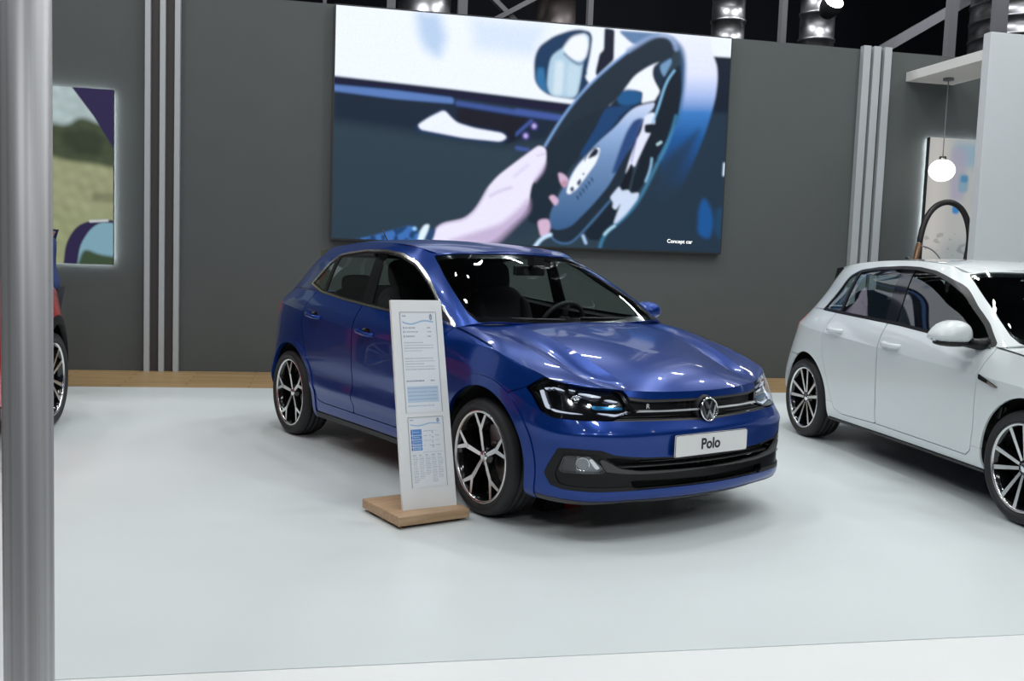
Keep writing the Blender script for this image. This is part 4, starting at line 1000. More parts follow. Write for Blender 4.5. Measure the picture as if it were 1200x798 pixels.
# ------------------------------------------------------------------ painted flat pictures (colour stored per vertex on a fine grid)
def lin(c): return tuple(((v / 255) / 12.92 if v / 255 <= .04045 else ((v / 255 + .055) / 1.055)**2.4) for v in c)
def homography(src, dst):
    A = []; b = []
    for (x, y), (u, v) in zip(src, dst):
        A += [[x, y, 1, 0, 0, 0, -u * x, -u * y], [0, 0, 0, x, y, 1, -v * x, -v * y]]; b += [u, v]
    h = np.linalg.solve(np.array(A, float), np.array(b, float)); return np.append(h, 1).reshape(3, 3)
class Canvas:
    """nx x ny grid over the unit square (v down); shapes are given in the sketch frame of H"""
    def __init__(s, nx, ny, H=None, base=(0, 0, 0)):
        s.nx, s.ny = nx, ny
        u, v = np.meshgrid(np.linspace(0, 1, nx), np.linspace(0, 1, ny)); s.uv = np.stack([u.ravel(), v.ravel()], 1)
        if H is None: s.P = s.uv.copy()
        else:
            Q = np.concatenate([s.uv, np.ones((len(s.uv), 1))], 1) @ np.linalg.inv(H).T; s.P = Q[:, :2] / Q[:, 2:]
        s.c = np.tile(np.array(lin(base)), (len(s.uv), 1)); s.rng = np.random.default_rng(4)
    def noise(s, scale, seed=0):
        r = np.random.default_rng(seed); o = np.zeros(len(s.P))
        for k in range(10):
            a = r.uniform(0, 6.28); w = scale * r.uniform(.5, 2.); o += np.sin((s.P @ np.array([math.cos(a), math.sin(a)])) * w + r.uniform(0, 6.28))
        return o / 5
    def poly(s, pts, col, soft=1.5, alpha=1., smooth=True):
        pts = rounded(pts, 40, 4) if smooth else pts
        m = np.clip(sdf(s.P, pts, soft) / soft + .5, 0, 1)
        m = m * m * (3 - 2 * m) * alpha
        c = col if isinstance(col, np.ndarray) else lin(col)
        s.c = s.c * (1 - m[:, None]) + np.array(c) * m[:, None]
    def rect(s, x0, y0, x1, y1, col, alpha=1.):
        a, b = int(x0 * s.nx), max(int(x0 * s.nx) + 1, int(round(x1 * s.nx))); c, d = int(y0 * s.ny), max(int(y0 * s.ny) + 1, int(round(y1 * s.ny)))
        g = s.c.reshape(s.ny, s.nx, 3); g[c:d, a:b] = g[c:d, a:b] * (1 - alpha) + np.array(lin(col)) * alpha
    def line(s, pts, w, col, soft=1.5, alpha=1.):
        P = smooth_line(pts, 6) if len(pts) > 2 else np.array(pts, float); d = np.full(len(s.P), 1e9)
        for a, b in zip(P[:-1], P[1:]):
            e = b - a; q = s.P - a; t = np.clip((q @ e) / (e @ e + 1e-12), 0, 1); d = np.minimum(d, np.linalg.norm(q - t[:, None] * e, axis=1))
        m = np.clip((w / 2 - d) / soft + .5, 0, 1)[:, None] * alpha
        s.c = s.c * (1 - m) + np.array(lin(col)) * m
    def mesh(s, name, o, ux, vy, mat_, parent=None):
        o, ux, vy = map(np.array, (o, ux, vy)); V = o + s.uv[:, :1] * ux + s.uv[:, 1:] * vy
        idx = np.arange(s.nx * s.ny).reshape(s.ny, s.nx)
        F = np.stack([idx[:-1, :-1], idx[1:, :-1], idx[1:, 1:], idx[:-1, 1:]], -1).reshape(-1, 4)
        me = bpy.data.meshes.new(name); me.from_pydata(V.tolist(), [], F.tolist()); me.update()
        a = me.color_attributes.new('picture', 'FLOAT_COLOR', 'POINT')
        a.data.foreach_set('color', np.concatenate([np.clip(s.c, 0, 1), np.ones((len(s.c), 1))], 1).ravel())
        return link(name, me, mat_, parent)
def picture_mat(name, emit=0., rough=.4, gain=1.):
    m = mat(name, (.5, .5, .5), rough); N, L, b = nodes(m)
    a = N.new('ShaderNodeVertexColor'); a.layer_name = 'picture'
    if emit:
        b.inputs['Base Color'].default_value = (.01, .01, .01, 1); b.inputs['Specular IOR Level'].default_value = .15
        L.new(a.outputs[0], b.inputs['Emission Color']); b.inputs['Emission Strength'].default_value = emit
    else: L.new(a.outputs[0], b.inputs['Base Color'])
    return m

# ------------------------------------------------------------------ materials of the hall
M['stage'] = noise_tint(mat('white_stage_floor', (.70, .748, .752), .30, spec=.35), 1.3, .03, rough=(.24, .40))
M['aisle'] = noise_tint(mat('white_aisle_floor', (.86, .875, .87), .32, spec=.35), 2., .02)
def wood(name, c0, c1, sx=1., plank=None, rough=.45):
    m = mat(name, c0, rough); N, L, b = nodes(m)
    tc = N.new('ShaderNodeTexCoord'); mp = N.new('ShaderNodeMapping'); mp.inputs['Scale'].default_value = (sx, 14, 14)
    nz = N.new('ShaderNodeTexNoise'); nz.inputs['Scale'].default_value = 3; nz.inputs['Detail'].default_value = 8; nz.inputs['Distortion'].default_value = .6
    L.new(tc.outputs['Object'], mp.inputs[0]); L.new(mp.outputs[0], nz.inputs['Vector'])
    cr = N.new('ShaderNodeValToRGB'); cr.color_ramp.elements[0].color = (*c0, 1); cr.color_ramp.elements[1].color = (*c1, 1)
    cr.color_ramp.elements[0].position = .32; cr.color_ramp.elements[1].position = .68
    L.new(nz.outputs['Fac'], cr.inputs[0])
    if plank:
        bk = N.new('ShaderNodeTexBrick'); bk.inputs['Scale'].default_value = 1; bk.inputs['Brick Width'].default_value = plank[0]; bk.inputs['Row Height'].default_value = plank[1]
        bk.inputs['Mortar Size'].default_value = .004; bk.inputs['Color1'].default_value = (1, 1, 1, 1); bk.inputs['Color2'].default_value = (.8, .8, .8, 1); bk.inputs['Mortar'].default_value = (.35, .3, .25, 1)
        L.new(tc.outputs['Object'], bk.inputs['Vector'])
        mu = N.new('ShaderNodeMix'); mu.data_type = 'RGBA'; mu.blend_type = 'MULTIPLY'; mu.inputs[0].default_value = 1
        L.new(cr.outputs[0], mu.inputs[6]); L.new(bk.outputs[0], mu.inputs[7]); L.new(mu.outputs[2], b.inputs['Base Color'])
    else: L.new(cr.outputs[0], b.inputs['Base Color'])
    return m
M['oak_floor'] = wood('oak_planks', (.36, .23, .10), (.50, .34, .17), .6, (1.2, .14))
M['oak'] = wood('light_oak', (.42, .27, .15), (.56, .38, .23), 1.2)
M['grey_wall'] = noise_tint(mat('grey_green_wall', (.088, .098, .098), .7, spec=.25), 3., .05)
M['slat'] = mat('pale_grey_slat', (.40, .43, .45), .45)
M['slat_back'] = mat('brown_slat_recess', (.060, .052, .054), .7)
M['frame_dark'] = mat('screen_frame', (.02, .022, .025), .5)
M['white_panel'] = noise_tint(mat('white_panel_board', (.60, .63, .66), .5, spec=.3), 4., .02)
M['canopy'] = mat('white_canopy', (.74, .74, .72), .5)
M['board_white'] = mat('white_lacquer', (.90, .91, .92), .22, 0, .3)
M['steel'] = noise_tint(mat('brushed_steel', (.44, .44, .45), .42, .6), 6, .55, rough=(.34, .55), stretch=(14, 14, .02), detail=8)
M['duct'] = noise_tint(mat('galvanised_duct', (.42, .42, .43), .34, 1.), 3, .3, rough=(.25, .5))
M['duct_dark'] = noise_tint(mat('dark_brown_duct', (.10, .085, .08), .5, .7), 3, .3)  # dark brown metal, tone varied at random
M['girder'] = mat('dark_girder', (.018, .019, .023), .7)
M['post'] = mat('grey_post', (.17, .175, .19), .6)
M['hall_dark'] = mat('hall_dark', (.022, .024, .034), .9)
M['glow'] = mat('lit_globe', (.9, .9, .88), .3, emit=(1, .96, .88), es=2.6)
M['led'] = mat('led_strip', (.9, .9, .9), .3, emit=(.92, .97, 1), es=26.)
M['lamp_face'] = mat('spot_face', (1, 1, 1), .3, emit=(1, .97, .93), es=14.)
M['hose'] = mat('black_rubber_hose', (.018, .016, .018), .45)
M['brass'] = mat('brown_fitting', (.20, .11, .06), .4, .6)
M['wire'] = mat('thin_grey_wire', (.25, .26, .28), .5)

WALL_Y = 11.05
def structure(o): o['kind'] = 'structure'; return o
def build_room():
    b = MB(); b.box((1.5, 6.49, -.06), (22, 6.58, .12)); structure(b.build('floor', M['stage'])).name = 'floor'
    b = MB(); b.box((1.5, -1.4, -.072), (22, 9.2, .12)); b.bm.verts.ensure_lookup_table(); [setattr(v.co, 'z', v.co.z + .009) for v in b.bm.verts]; structure(b.build('floor_aisle', M['aisle']))
    b = MB(); b.box((1.5, 10.41, -.06), (22, 1.26, .12)); structure(b.build('floor_oak', M['oak_floor']))
    b = MB(); b.box((1.5, WALL_Y + .10, 1.94), (22, .2, 4.12)); structure(b.build('wall_back', M['grey_wall']))
    b = MB(); b.box((1.5, 18.1, -.06), (40, 13.9, .12)); structure(b.build('floor_hall', M['hall_dark']))
    b = MB(); b.box((0, 25, 4.5), (60, .3, 12)); structure(b.build('wall_hall', M['hall_dark']))
    b = MB(); b.box((0, 8, 9.2), (60, 34, .2)); structure(b.build('ceiling', M['hall_dark']))
    # slat groups on the back wall
    for g, (xs, w) in enumerate((((-1.73, -1.582, -1.435), .055), ((6.445, 6.58, 6.723), .095))):
        b = MB(); b.box(((xs[0] + xs[2]) / 2, WALL_Y - .012, 1.99), (xs[2] - xs[0] + .03, .02, 4.04))
        structure(b.build('trim_%d' % (g * 4 + 1), M['slat_back']))
        for k, x in enumerate(xs):
            b = MB(); b.box((x, WALL_Y - .045, 2.0), (w, .085, 4.06)); structure(b.build('trim_%d' % (g * 4 + 2 + k), M['slat'], bevel=.004))
    b = MB(); b.box((10.0, 9.56, 1.965), (5.98, .12, 3.93)); structure(b.build('wall_panel', M['white_panel'], bevel=.004))

def build_screen():
    """big display wall with a film still: hand on a steering wheel"""
    x0, x1, z0, z1 = .183, 4.70, 1.492, 3.972
    o = empty('video_wall', ((x0 + x1) / 2, WALL_Y, z0)); tag(o, 'huge lit video wall showing a hand on a steering wheel, on the grey wall', 'screen')
    ox, oy, oz = o.location
    b = MB(); b.box((0, -.05, (z1 - z0) / 2), (x1 - x0 + .03, .09, z1 - z0 + .03)); b.build('screen_frame', M['frame_dark'], o)
    K = 4.615
    A = lambda *p: [(600 + x / K, 20 + y / K) for x, y in p]
    B = lambda *p: [(600 + x / K, 140 + y / K) for x, y in p]
    Cq = lambda *p: [(400 + x / K, 140 + y / K) for x, y in p]
    D = lambda *p: [(380 + x / 2.5, y / 2.5) for x, y in p]
    H = homography([(393, 11), (853, 44), (840, 296), (389, 280)], [(0, 0), (1, 0), (1, 1), (0, 1)])
    c = Canvas(500, 276, H, (46, 62, 75))
    def P(pts, col, soft=1.2, alpha=1., r=7): c.poly(rounded(pts, r, 3) if r else pts, col, soft, alpha, False)
    def grad(stops, axis=1):
        v = c.P[:, axis]; s_ = np.array([s[0] for s in stops]); k = np.array([lin(s[1]) for s in stops])
        return np.stack([np.interp(v, s_, k[:, i]) for i in range(3)], 1)
    W_ = (236, 243, 255)
    P(D((20, 250), (720, 330), (640, 420), (520, 430), (20, 360)), (24, 38, 56), 22)
    P(B((0, 140), (200, 140), (180, 560), (0, 640)), (42, 58, 74), 20)
    # side window, blurred building, sill lines
    P(D((10, 0), (1210, 80), (1210, 170), (1128, 166), (1030, 110), (960, 190), (975, 300), (850, 312), (720, 308), (370, 268), (10, 230)), W_, 2, 1, 0)
    P(D((262, 45), (330, 50), (350, 120), (330, 180), (285, 150), (268, 110)), (166, 196, 230), 20, .8)
    P(D((420, 60), (640, 80), (600, 170), (430, 150)), (206, 222, 246), 26, .8)
    P(D((10, 232), (370, 268), (720, 308), (712, 334), (370, 292), (10, 262)), (8, 24, 54), 3)
    P(D((10, 256), (200, 272), (370, 292), (372, 310), (200, 297), (10, 274)), (88, 122, 184), 3)
    P(D((376, 300), (560, 326), (690, 344), (684, 358), (540, 340), (376, 315)), (60, 84, 150), 4)
    P(D((380, 318), (600, 352), (560, 410), (525, 425), (380, 362)), (14, 24, 38), 6)
    P(D((262, 376), (300, 346), (344, 322), (364, 345), (382, 362), (430, 376), (516, 390), (534, 408), (510, 424), (400, 414), (270, 392)), (30, 62, 110), 5, .8)
    P(D((268, 372), (300, 350), (344, 328), (360, 346), (380, 365), (430, 380), (512, 394), (526, 406), (508, 418), (400, 408), (276, 385)), (234, 240, 254), 1.6)
    for q in (A((0, 500), (255, 535), (250, 562), (0, 524)), A((0, 632), (84, 556), (96, 568), (0, 656)), A((0, 702), (80, 716), (70, 732), (0, 724))): P(q, (66, 88, 158), 3, .9)
    for x, y in ((100, 595), (55, 648)):
        P(A(*[(x + 21 * math.cos(t), y + 23 * math.sin(t)) for t in np.linspace(0, 6.28, 14)[:-1]]), (64, 60, 130), 4); P(A(*[(x + 11 * math.cos(t), y + 12 * math.sin(t)) for t in np.linspace(0, 6.28, 12)[:-1]]), (190, 176, 236), 3)
    # door mirror
    P(A((103, 215), (125, 165), (200, 110), (290, 78), (345, 70), (400, 84), (412, 115), (402, 200), (380, 310), (402, 350), (350, 420), (320, 452), (180, 432), (128, 395), (100, 350), (97, 260)), (24, 56, 92), 3)
    P(A((118, 280), (150, 280), (165, 380), (180, 428), (130, 392), (104, 350)), (52, 120, 172), 5, .8)
    P(A((190, 215), (270, 160), (300, 120), (370, 90), (396, 110), (386, 190), (362, 250), (346, 360), (320, 446), (186, 430), (168, 380), (174, 290)), (172, 202, 224), 3)
    P(A((212, 240), (262, 240), (250, 428), (198, 428)), (212, 228, 238), 6, .8); P(A((280, 250), (350, 270), (330, 430), (270, 430)), (196, 218, 234), 6, .7)
    P(A((252, 175), (300, 108), (375, 94), (392, 150), (376, 225), (340, 246), (275, 222)), (238, 243, 252), 5)
    c.line(A((262, 205), (300, 238), (345, 258), (378, 236)), 2.5, (40, 72, 112), 3, .8)
    P(A((372, 318), (440, 300), (405, 362), (385, 350)), W_, 3)
    P(A((476, 60), (532, 70), (528, 235), (432, 325), (428, 300), (450, 200), (472, 182)), (14, 28, 48), 1.5, 1, 3)
    P(A((545, 74), (800, 88), (700, 132), (636, 156)), (96, 128, 170), 3)
    # cabin seen through the wheel
    P(A((430, 560), (560, 420), (690, 380), (760, 330), (900, 250), (900, 785), (340, 785)), (26, 40, 56), 3)
    P(A((480, 492), (600, 478), (640, 490), (560, 545), (520, 600), (350, 770), (330, 700)), (30, 66, 112), 5)
    P(A((596, 372), (640, 318), (716, 272), (742, 330), (778, 402), (742, 462), (678, 474), (686, 405), (600, 388)), (238, 244, 254), 1.6, 1, 3)
    P(A((548, 412), (600, 388), (684, 404), (676, 466), (600, 482), (546, 470)), (34, 88, 140), 4)
    P(A((740, 262), (842, 214), (848, 240), (800, 330), (776, 396), (735, 320)), (32, 48, 70), 2); P(A((775, 262), (838, 220), (842, 245), (800, 325), (785, 300)), (112, 150, 188), 3)
    # far right
    P(A((1060, 208), (1180, 214), (1150, 790), (960, 790), (1040, 600)), (20, 34, 50), 2, 1, 0)
    P(B((940, -40), (1150, -40), (1120, 780), (420, 780), (470, 640), (700, 400), (860, 120)), (38, 54, 70), 8, 1, 0)
    # lit right-hand rim, fading downwards
    g = grad([(38, (232, 238, 254)), (86, (222, 228, 252)), (112, (164, 186, 234)), (132, (60, 122, 192)), (160, (34, 88, 152)), (192, (34, 66, 108)), (222, (38, 56, 74))])
    P(A((800, 96), (900, 84), (1050, 100), (1068, 208), (1088, 262), (1091, 340), (1080, 430), (1058, 520), (1020, 640), (960, 790), (880, 960), (760, 1010), (790, 760), (845, 620), (882, 520), (905, 380), (910, 240), (888, 160)), g, 3)
    P(B((1000, 40), (940, 180), (860, 300), (800, 400), (700, 430), (820, 200)), (38, 56, 74), 12, .7)
    c.line(A((846, 120), (890, 165), (908, 250), (902, 385), (876, 525), (840, 620), (780, 760)), 5, (58, 104, 150), 5, .85)
    P(A((858, 276), (892, 288), (896, 400), (872, 560), (800, 700), (735, 800), (680, 800), (720, 640), (752, 560), (800, 400)), (24, 34, 46), 1.6)
    # dark left-hand rim
    P(A((150, 705), (200, 605), (300, 480), (420, 342), (530, 242), (620, 176), (700, 124), (765, 103), (822, 108), (858, 150), (852, 212), (790, 235), (715, 268), (640, 318), (590, 388), (540, 450), (480, 500), (430, 590), (370, 690), (330, 800), (150, 800)), (35, 47, 61), 1.4)
    P(B((150, 170), (330, 0), (480, -60), (430, 50), (370, 150), (320, 225), (270, 310), (230, 400), (190, 500), (178, 590), (130, 570), (70, 560), (60, 470), (100, 340), (160, 230)), (31, 43, 57), 2)
    c.line(A((158, 702), (225, 590), (300, 482), (420, 346), (530, 247), (612, 182)), 2.6, (122, 160, 212), 1.5); c.line(A((606, 182), (660, 148), (720, 112), (790, 96), (840, 116), (866, 170)), 5, (138, 162, 204), 4, .9)
    # hub
    g = grad([(118, (206, 218, 244)), (150, (150, 178, 222)), (185, (112, 142, 186)), (225, (84, 118, 160)), (268, (58, 92, 136))])
    P(B((176, 582), (190, 500), (230, 420), (270, 350), (330, 250), (400, 170), (460, 110), (540, 40), (600, -30), (650, -70), (752, -96), (742, -60), (690, -10), (650, 85), (600, 200), (540, 310), (480, 400), (380, 500), (300, 580), (225, 602)), g, 1.6)
    c.line(A((560, 545), (640, 486), (752, 456)), 2, (20, 40, 66), 2)
    P(B((640, 0), (692, -12), (645, 110), (565, 275), (515, 300), (565, 150), (600, 60)), (44, 72, 124), 4)
    P(B((178, 586), (230, 602), (300, 584), (400, 482), (500, 362), (600, 182), (645, 130), (592, 290), (560, 360), (500, 440), (400, 550), (340, 630), (280, 670), (208, 652)), (34, 45, 59), 1.6)
    c.line(B((182, 615), (215, 656), (250, 670), (292, 668), (340, 632), (420, 545), (510, 440)), 1.4, (74, 118, 168), 1.2)
    P(B((274, 398), (290, 330), (330, 258), (385, 200), (428, 148), (456, 156), (448, 200), (430, 242), (380, 310), (330, 380), (290, 408)), (236, 243, 253), 1.2)
    P(B((388, 216), (405, 180), (430, 156), (449, 166), (440, 196), (402, 212)), (24, 38, 60), 1.2); c.line(B((372, 226), (402, 172), (446, 148)), 1.2, (30, 52, 84), 1)
    for q in (B((292, 372), (312, 362), (318, 384), (300, 396)), B((328, 344), (350, 318), (356, 340), (338, 364)), B((356, 300), (372, 286), (370, 304))): P(q, (44, 56, 96), 1.2, 1, 2)
    for k in range(6):
        x, y = 334 + 15.4 * k, 424 - 19.5 * k; c.line(B((x - 4, y - 9), (x + 5, y + 9)), 1.5, (34, 50, 78), 1, .85); c.line(B((x + 3, y - 8), (x + 5, y + 4)), 1.1, (34, 50, 78), 1, .7)
    # bright spokes
    S_ = (224, 228, 250)
    P(B((690, 8), (700, -20), (748, -40), (752, 20), (726, 76), (702, 122), (662, 210), (640, 262), (624, 232), (590, 302), (614, 220), (650, 118), (680, 60)), S_, 1.2, 1, 4)
    P(A((690, 545), (715, 520), (752, 515), (746, 575), (700, 575)), (220, 230, 250), 1.5); P(A((694, 580), (752, 574), (746, 600), (730, 630), (694, 626)), (22, 32, 44), 1.2, 1, 3)
    c.line(B((655, 100), (625, 230)), 1.2, (120, 124, 190), 1.2)
    P(B((563, 362), (590, 300), (626, 238), (634, 280), (610, 378), (580, 392)), (20, 28, 38), 1.2, 1, 3)
    P(B((620, 396), (640, 300), (700, 150), (732, 74), (790, 50), (772, 130), (730, 230), (702, 330), (664, 390)), (24, 34, 45), 1.4, 1, 4)
    P(B((508, 424), (560, 360), (570, 388), (610, 380), (622, 402), (668, 394), (660, 432), (600, 512), (552, 562), (528, 565), (570, 450), (542, 488), (520, 482), (530, 450)), (202, 216, 240), 1.2, 1, 3)
    P(B((432, 548), (514, 446), (524, 478), (546, 492), (530, 562), (455, 655), (396, 650), (372, 610)), (28, 38, 50), 1.4, 1, 4)
    c.line(B((456, 690), (480, 630), (540, 570), (640, 470), (700, 370), (760, 250), (830, 100), (866, -20)), 3, (70, 140, 184), 3, .75)
    c.line(B((480, 622), (510, 592), (535, 575)), 2.5, (180, 220, 240), 1.5)
    c.line(A((856, 288), (822, 338), (790, 420), (768, 490), (738, 570)), 2.2, (134, 190, 230), 1.2); c.line(B((735, 210), (728, 260), (702, 335)), 2, (150, 196, 230), 1.4); c.line(B((765, 135), (785, 122)), 2.4, (190, 226, 240), 1.2)
    P(B((985, 620), (990, 480), (1018, 412), (1060, 480), (1072, 560), (1050, 650)), (32, 84, 146), 7); P(B((1085, 480), (1130, 470), (1110, 660), (1075, 600)), (34, 70, 104), 7, .8)
    P(B((1125, 232), (1137, 232), (1134, 302), (1121, 302)), (216, 234, 250), 1.2, 1, 0)
    # hand, cuff
    P(Cq((482, 650), (505, 585), (540, 563), (650, 540), (700, 500), (740, 440), (770, 380), (830, 310), (920, 240), (1000, 180), (1050, 144), (1086, 160), (1090, 230), (1062, 292), (1012, 350), (1002, 400), (997, 460), (960, 520), (880, 590), (820, 645), (780, 672), (600, 672), (482, 672)), (232, 228, 250), 1.6)
    P(Cq((560, 660), (700, 615), (850, 565), (950, 480), (1000, 420), (1000, 500), (900, 600), (820, 680)), (186, 166, 202), 10, .85)
    P(Cq((1020, 330), (1060, 270), (1090, 220), (1080, 280), (1030, 345)), (196, 180, 214), 5, .7)
    c.line(Cq((790, 418), (840, 392), (900, 372)), 3, (196, 186, 216), 4, .8); c.line(Cq((920, 310), (990, 250)), 3, (206, 198, 226), 4, .7); c.line(Cq((1040, 200), (1078, 190)), 2, (204, 194, 224), 2.5, .8)
    c.line(Cq((500, 590), (560, 565), (655, 542), (705, 500), (745, 440), (775, 380)), 2, (150, 130, 170), 2.5, .5)
    for q in (B((228, 288), (262, 298), (290, 330), (266, 378), (240, 346)), B((178, 420), (206, 408), (238, 440), (216, 474)), B((116, 545), (180, 538), (192, 580), (176, 632), (138, 638))): P(q, (206, 176, 204), 2)
    P(B((240, 345), (266, 378), (285, 335), (262, 330)), (170, 110, 130), 4, .6)
    P(Cq((50, 660), (180, 630), (280, 600), (360, 578), (405, 588), (415, 665)), (62, 110, 178), 2.5)
    cuff = Cq((50, 660), (180, 630), (280, 600), (360, 578), (405, 588), (415, 665)); bl = (c.noise(.55, 3) > .15) & (sdf(c.P, cuff) > 0); c.c[bl] = c.c[bl] * .3 + np.array(lin((16, 30, 54))) * .7
    P(Cq((372, 592), (390, 582), (402, 596), (385, 608)), (150, 210, 255), 2)
    P(Cq((440, 612), (508, 580), (484, 665), (430, 665)), (44, 72, 112), 1.5); P(Cq((402, 665), (416, 610), (440, 574), (468, 570), (460, 602), (432, 665)), (220, 240, 254), 1.5, 1, 3)
    c.line(B((104, 694), (150, 642), (190, 624)), 4, (196, 224, 250), 1.5); c.line(B((365, 630), (380, 668)), 3, (170, 200, 240), 1.5)
    # soften like an out-of-focus still, faint pixel grain
    g = c.c.reshape(c.ny, c.nx, 3)
    for _ in range(2):
        g[:, 1:-1] = (g[:, :-2] + 2 * g[:, 1:-1] + g[:, 2:]) / 4; g[1:-1] = (g[:-2] + 2 * g[1:-1] + g[2:]) / 4
    c.c = np.clip(c.c * 1.02 - .010, 0, 1) * c.rng.normal(1, .018, (len(c.c), 1))
    m = picture_mat('video_picture', 1.05)
    c.mesh('screen_picture', (x0 - ox, -.098, z1 - z0), (x1 - x0, 0, 0), (0, 0, -(z1 - z0)), m, o)
    white = mat('caption_white', (.8, .8, .8), .5, emit=(1, 1, 1), es=.9)
    text_mesh('screen_caption', 'Concept car', .062, white, o, Matrix.Translation((4.19 - ox, -.1, 1.607 - oz)) @ Matrix.Rotation(math.radians(90), 4, 'X'), .0005, font_off=.0006)
    return o

def light_box(name, label, x0, x1, z0, z1, canvas, mat_, depth=.07, es=1.):
    o = empty(name, ((x0 + x1) / 2, WALL_Y, z0)); tag(o, label, 'picture'); w, h = x1 - x0, z1 - z0
    b = MB(); b.box((0, -depth / 2 - .03, h / 2), (w, depth - .012, h)); b.box((0, -.018, h / 2), (w * .5, .036, h * .5)); b.build('picture_frame', M['frame_dark'], o, bevel=.003)
    b = MB()
    for (cx, cz, dx, dz) in ((-w / 2 + .03, h / 2, .016, h - .06), (w / 2 - .03, h / 2, .016, h - .06), (0, .03, w - .06, .016), (0, h - .03, w - .06, .016)): b.box((cx, -.028, cz), (dx, .010, dz))
    b.build('led_strip', M['led'], o)
    canvas.mesh('picture_print', (-w / 2, -depth - .026, h), (w, 0, 0), (0, 0, -h), mat_, o)
    return o

def build_pictures():
    # left: landscape seen past a car's window
    x0, x1, z0, z1 = -3.95, -2.062, 1.123, 2.927
    k = 240 / 426; f = lambda x, y: (x * k, 80 + y * k)
    # sketch frame = the photo crop; one unit of x is (x1 - -3.172)/(135) m on the wall
    H = homography([(-92, 101), (135, 107), (135, 310), (-92, 303)], [(0, 0), (1, 0), (1, 1), (0, 1)])
    c = Canvas(230, 220, H, (176, 182, 140)); n = c.noise(.25, 5); P = c.poly
    P([(-120, 80), (150, 80), (150, 175), (80, 170), (-120, 165)], (206, 226, 228), 14)
    P([(48, 160), (62, 146), (80, 150), (96, 138), (118, 146), (150, 150), (150, 200), (110, 192), (80, 190), (48, 180)], (82, 94, 70), 10)
    P([(-120, 150), (-40, 140), (20, 150), (30, 190), (-120, 195)], (86, 98, 74), 12)
    P([(70, 158), (100, 150), (125, 160), (120, 185), (85, 182)], (58, 68, 52), 12, .8)
    P([(-120, 196), (60, 192), (150, 204), (150, 250), (-120, 240)], (182, 186, 146), 16, .8)
    P([(110, 226), (150, 226), (150, 238), (110, 236)], (120, 124, 92), 8, .6)
    c.c *= (1 + .10 * n)[:, None]
    P([(86, 105), (150, 96), (150, 196), (134, 172), (112, 138)], (54, 44, 92), 2, smooth=False)
    P([(76, 312), (79, 284), (92, 264), (112, 257), (150, 258), (150, 320), (76, 320)], (52, 44, 86), 3)
    P([(92, 312), (96, 286), (108, 268), (120, 260), (150, 262), (150, 320), (92, 320)], (150, 196, 214), 3)
    P([(92, 312), (100, 290), (118, 298), (150, 302), (150, 320), (92, 320)], (70, 92, 66), 6)
    c.line([(108, 259), (128, 258)], 3, (230, 236, 240), 2)
    P([(-14, 160), (3.5, 160), (3.5, 186), (-14, 186)], (170, 26, 34), 1.5, smooth=False); P([(-14, 186), (3.5, 186), (3.5, 204), (-14, 204)], (44, 34, 38), 1.5, smooth=False)
    light_box('landscape_light_box', 'backlit landscape picture with a car mirror, glowing edge, on the left of the wall', x0, x1, z0, z1, c, picture_mat('landscape_print', .62))
    # right: pale board with blue squares
    c = Canvas(170, 200, None, (206, 208, 206)); n = c.noise(20, 8); P = c.poly
    P([(0, 0), (.1, 0), (.12, .6), (0, .7)], (232, 228, 222), .2)
    P([(.16, .02), (.7, .02), (.7, .17), (.2, .16)], (168, 196, 214), .08)
    P([(.15, .05), (.26, .05), (.27, .36), (.17, .36)], (190, 186, 208), .05, .8)
    P([(.22, .20), (.29, .20), (.29, .31), (.22, .31)], (150, 184, 206), .03); P([(.235, .21), (.285, .21), (.285, .25), (.235, .25)], (96, 156, 200), .02)
    P([(.19, .37), (.24, .37), (.24, .435), (.19, .435)], (72, 150, 222), .02)
    P([(.12, .62), (.3, .58), (.5, .66), (.48, .98), (.2, .98)], (176, 186, 186), .12, .8)
    sp = (c.noise(90, 11) + c.noise(45, 12) > .75) & (c.uv[:, 1] > .55); c.c[sp] *= .72
    light_box('abstract_light_box', 'pale picture board with blue squares, lit edge, right end of the wall', 7.35, 9.3, .9, 3.0, c, picture_mat('abstract_print', .62), .08)

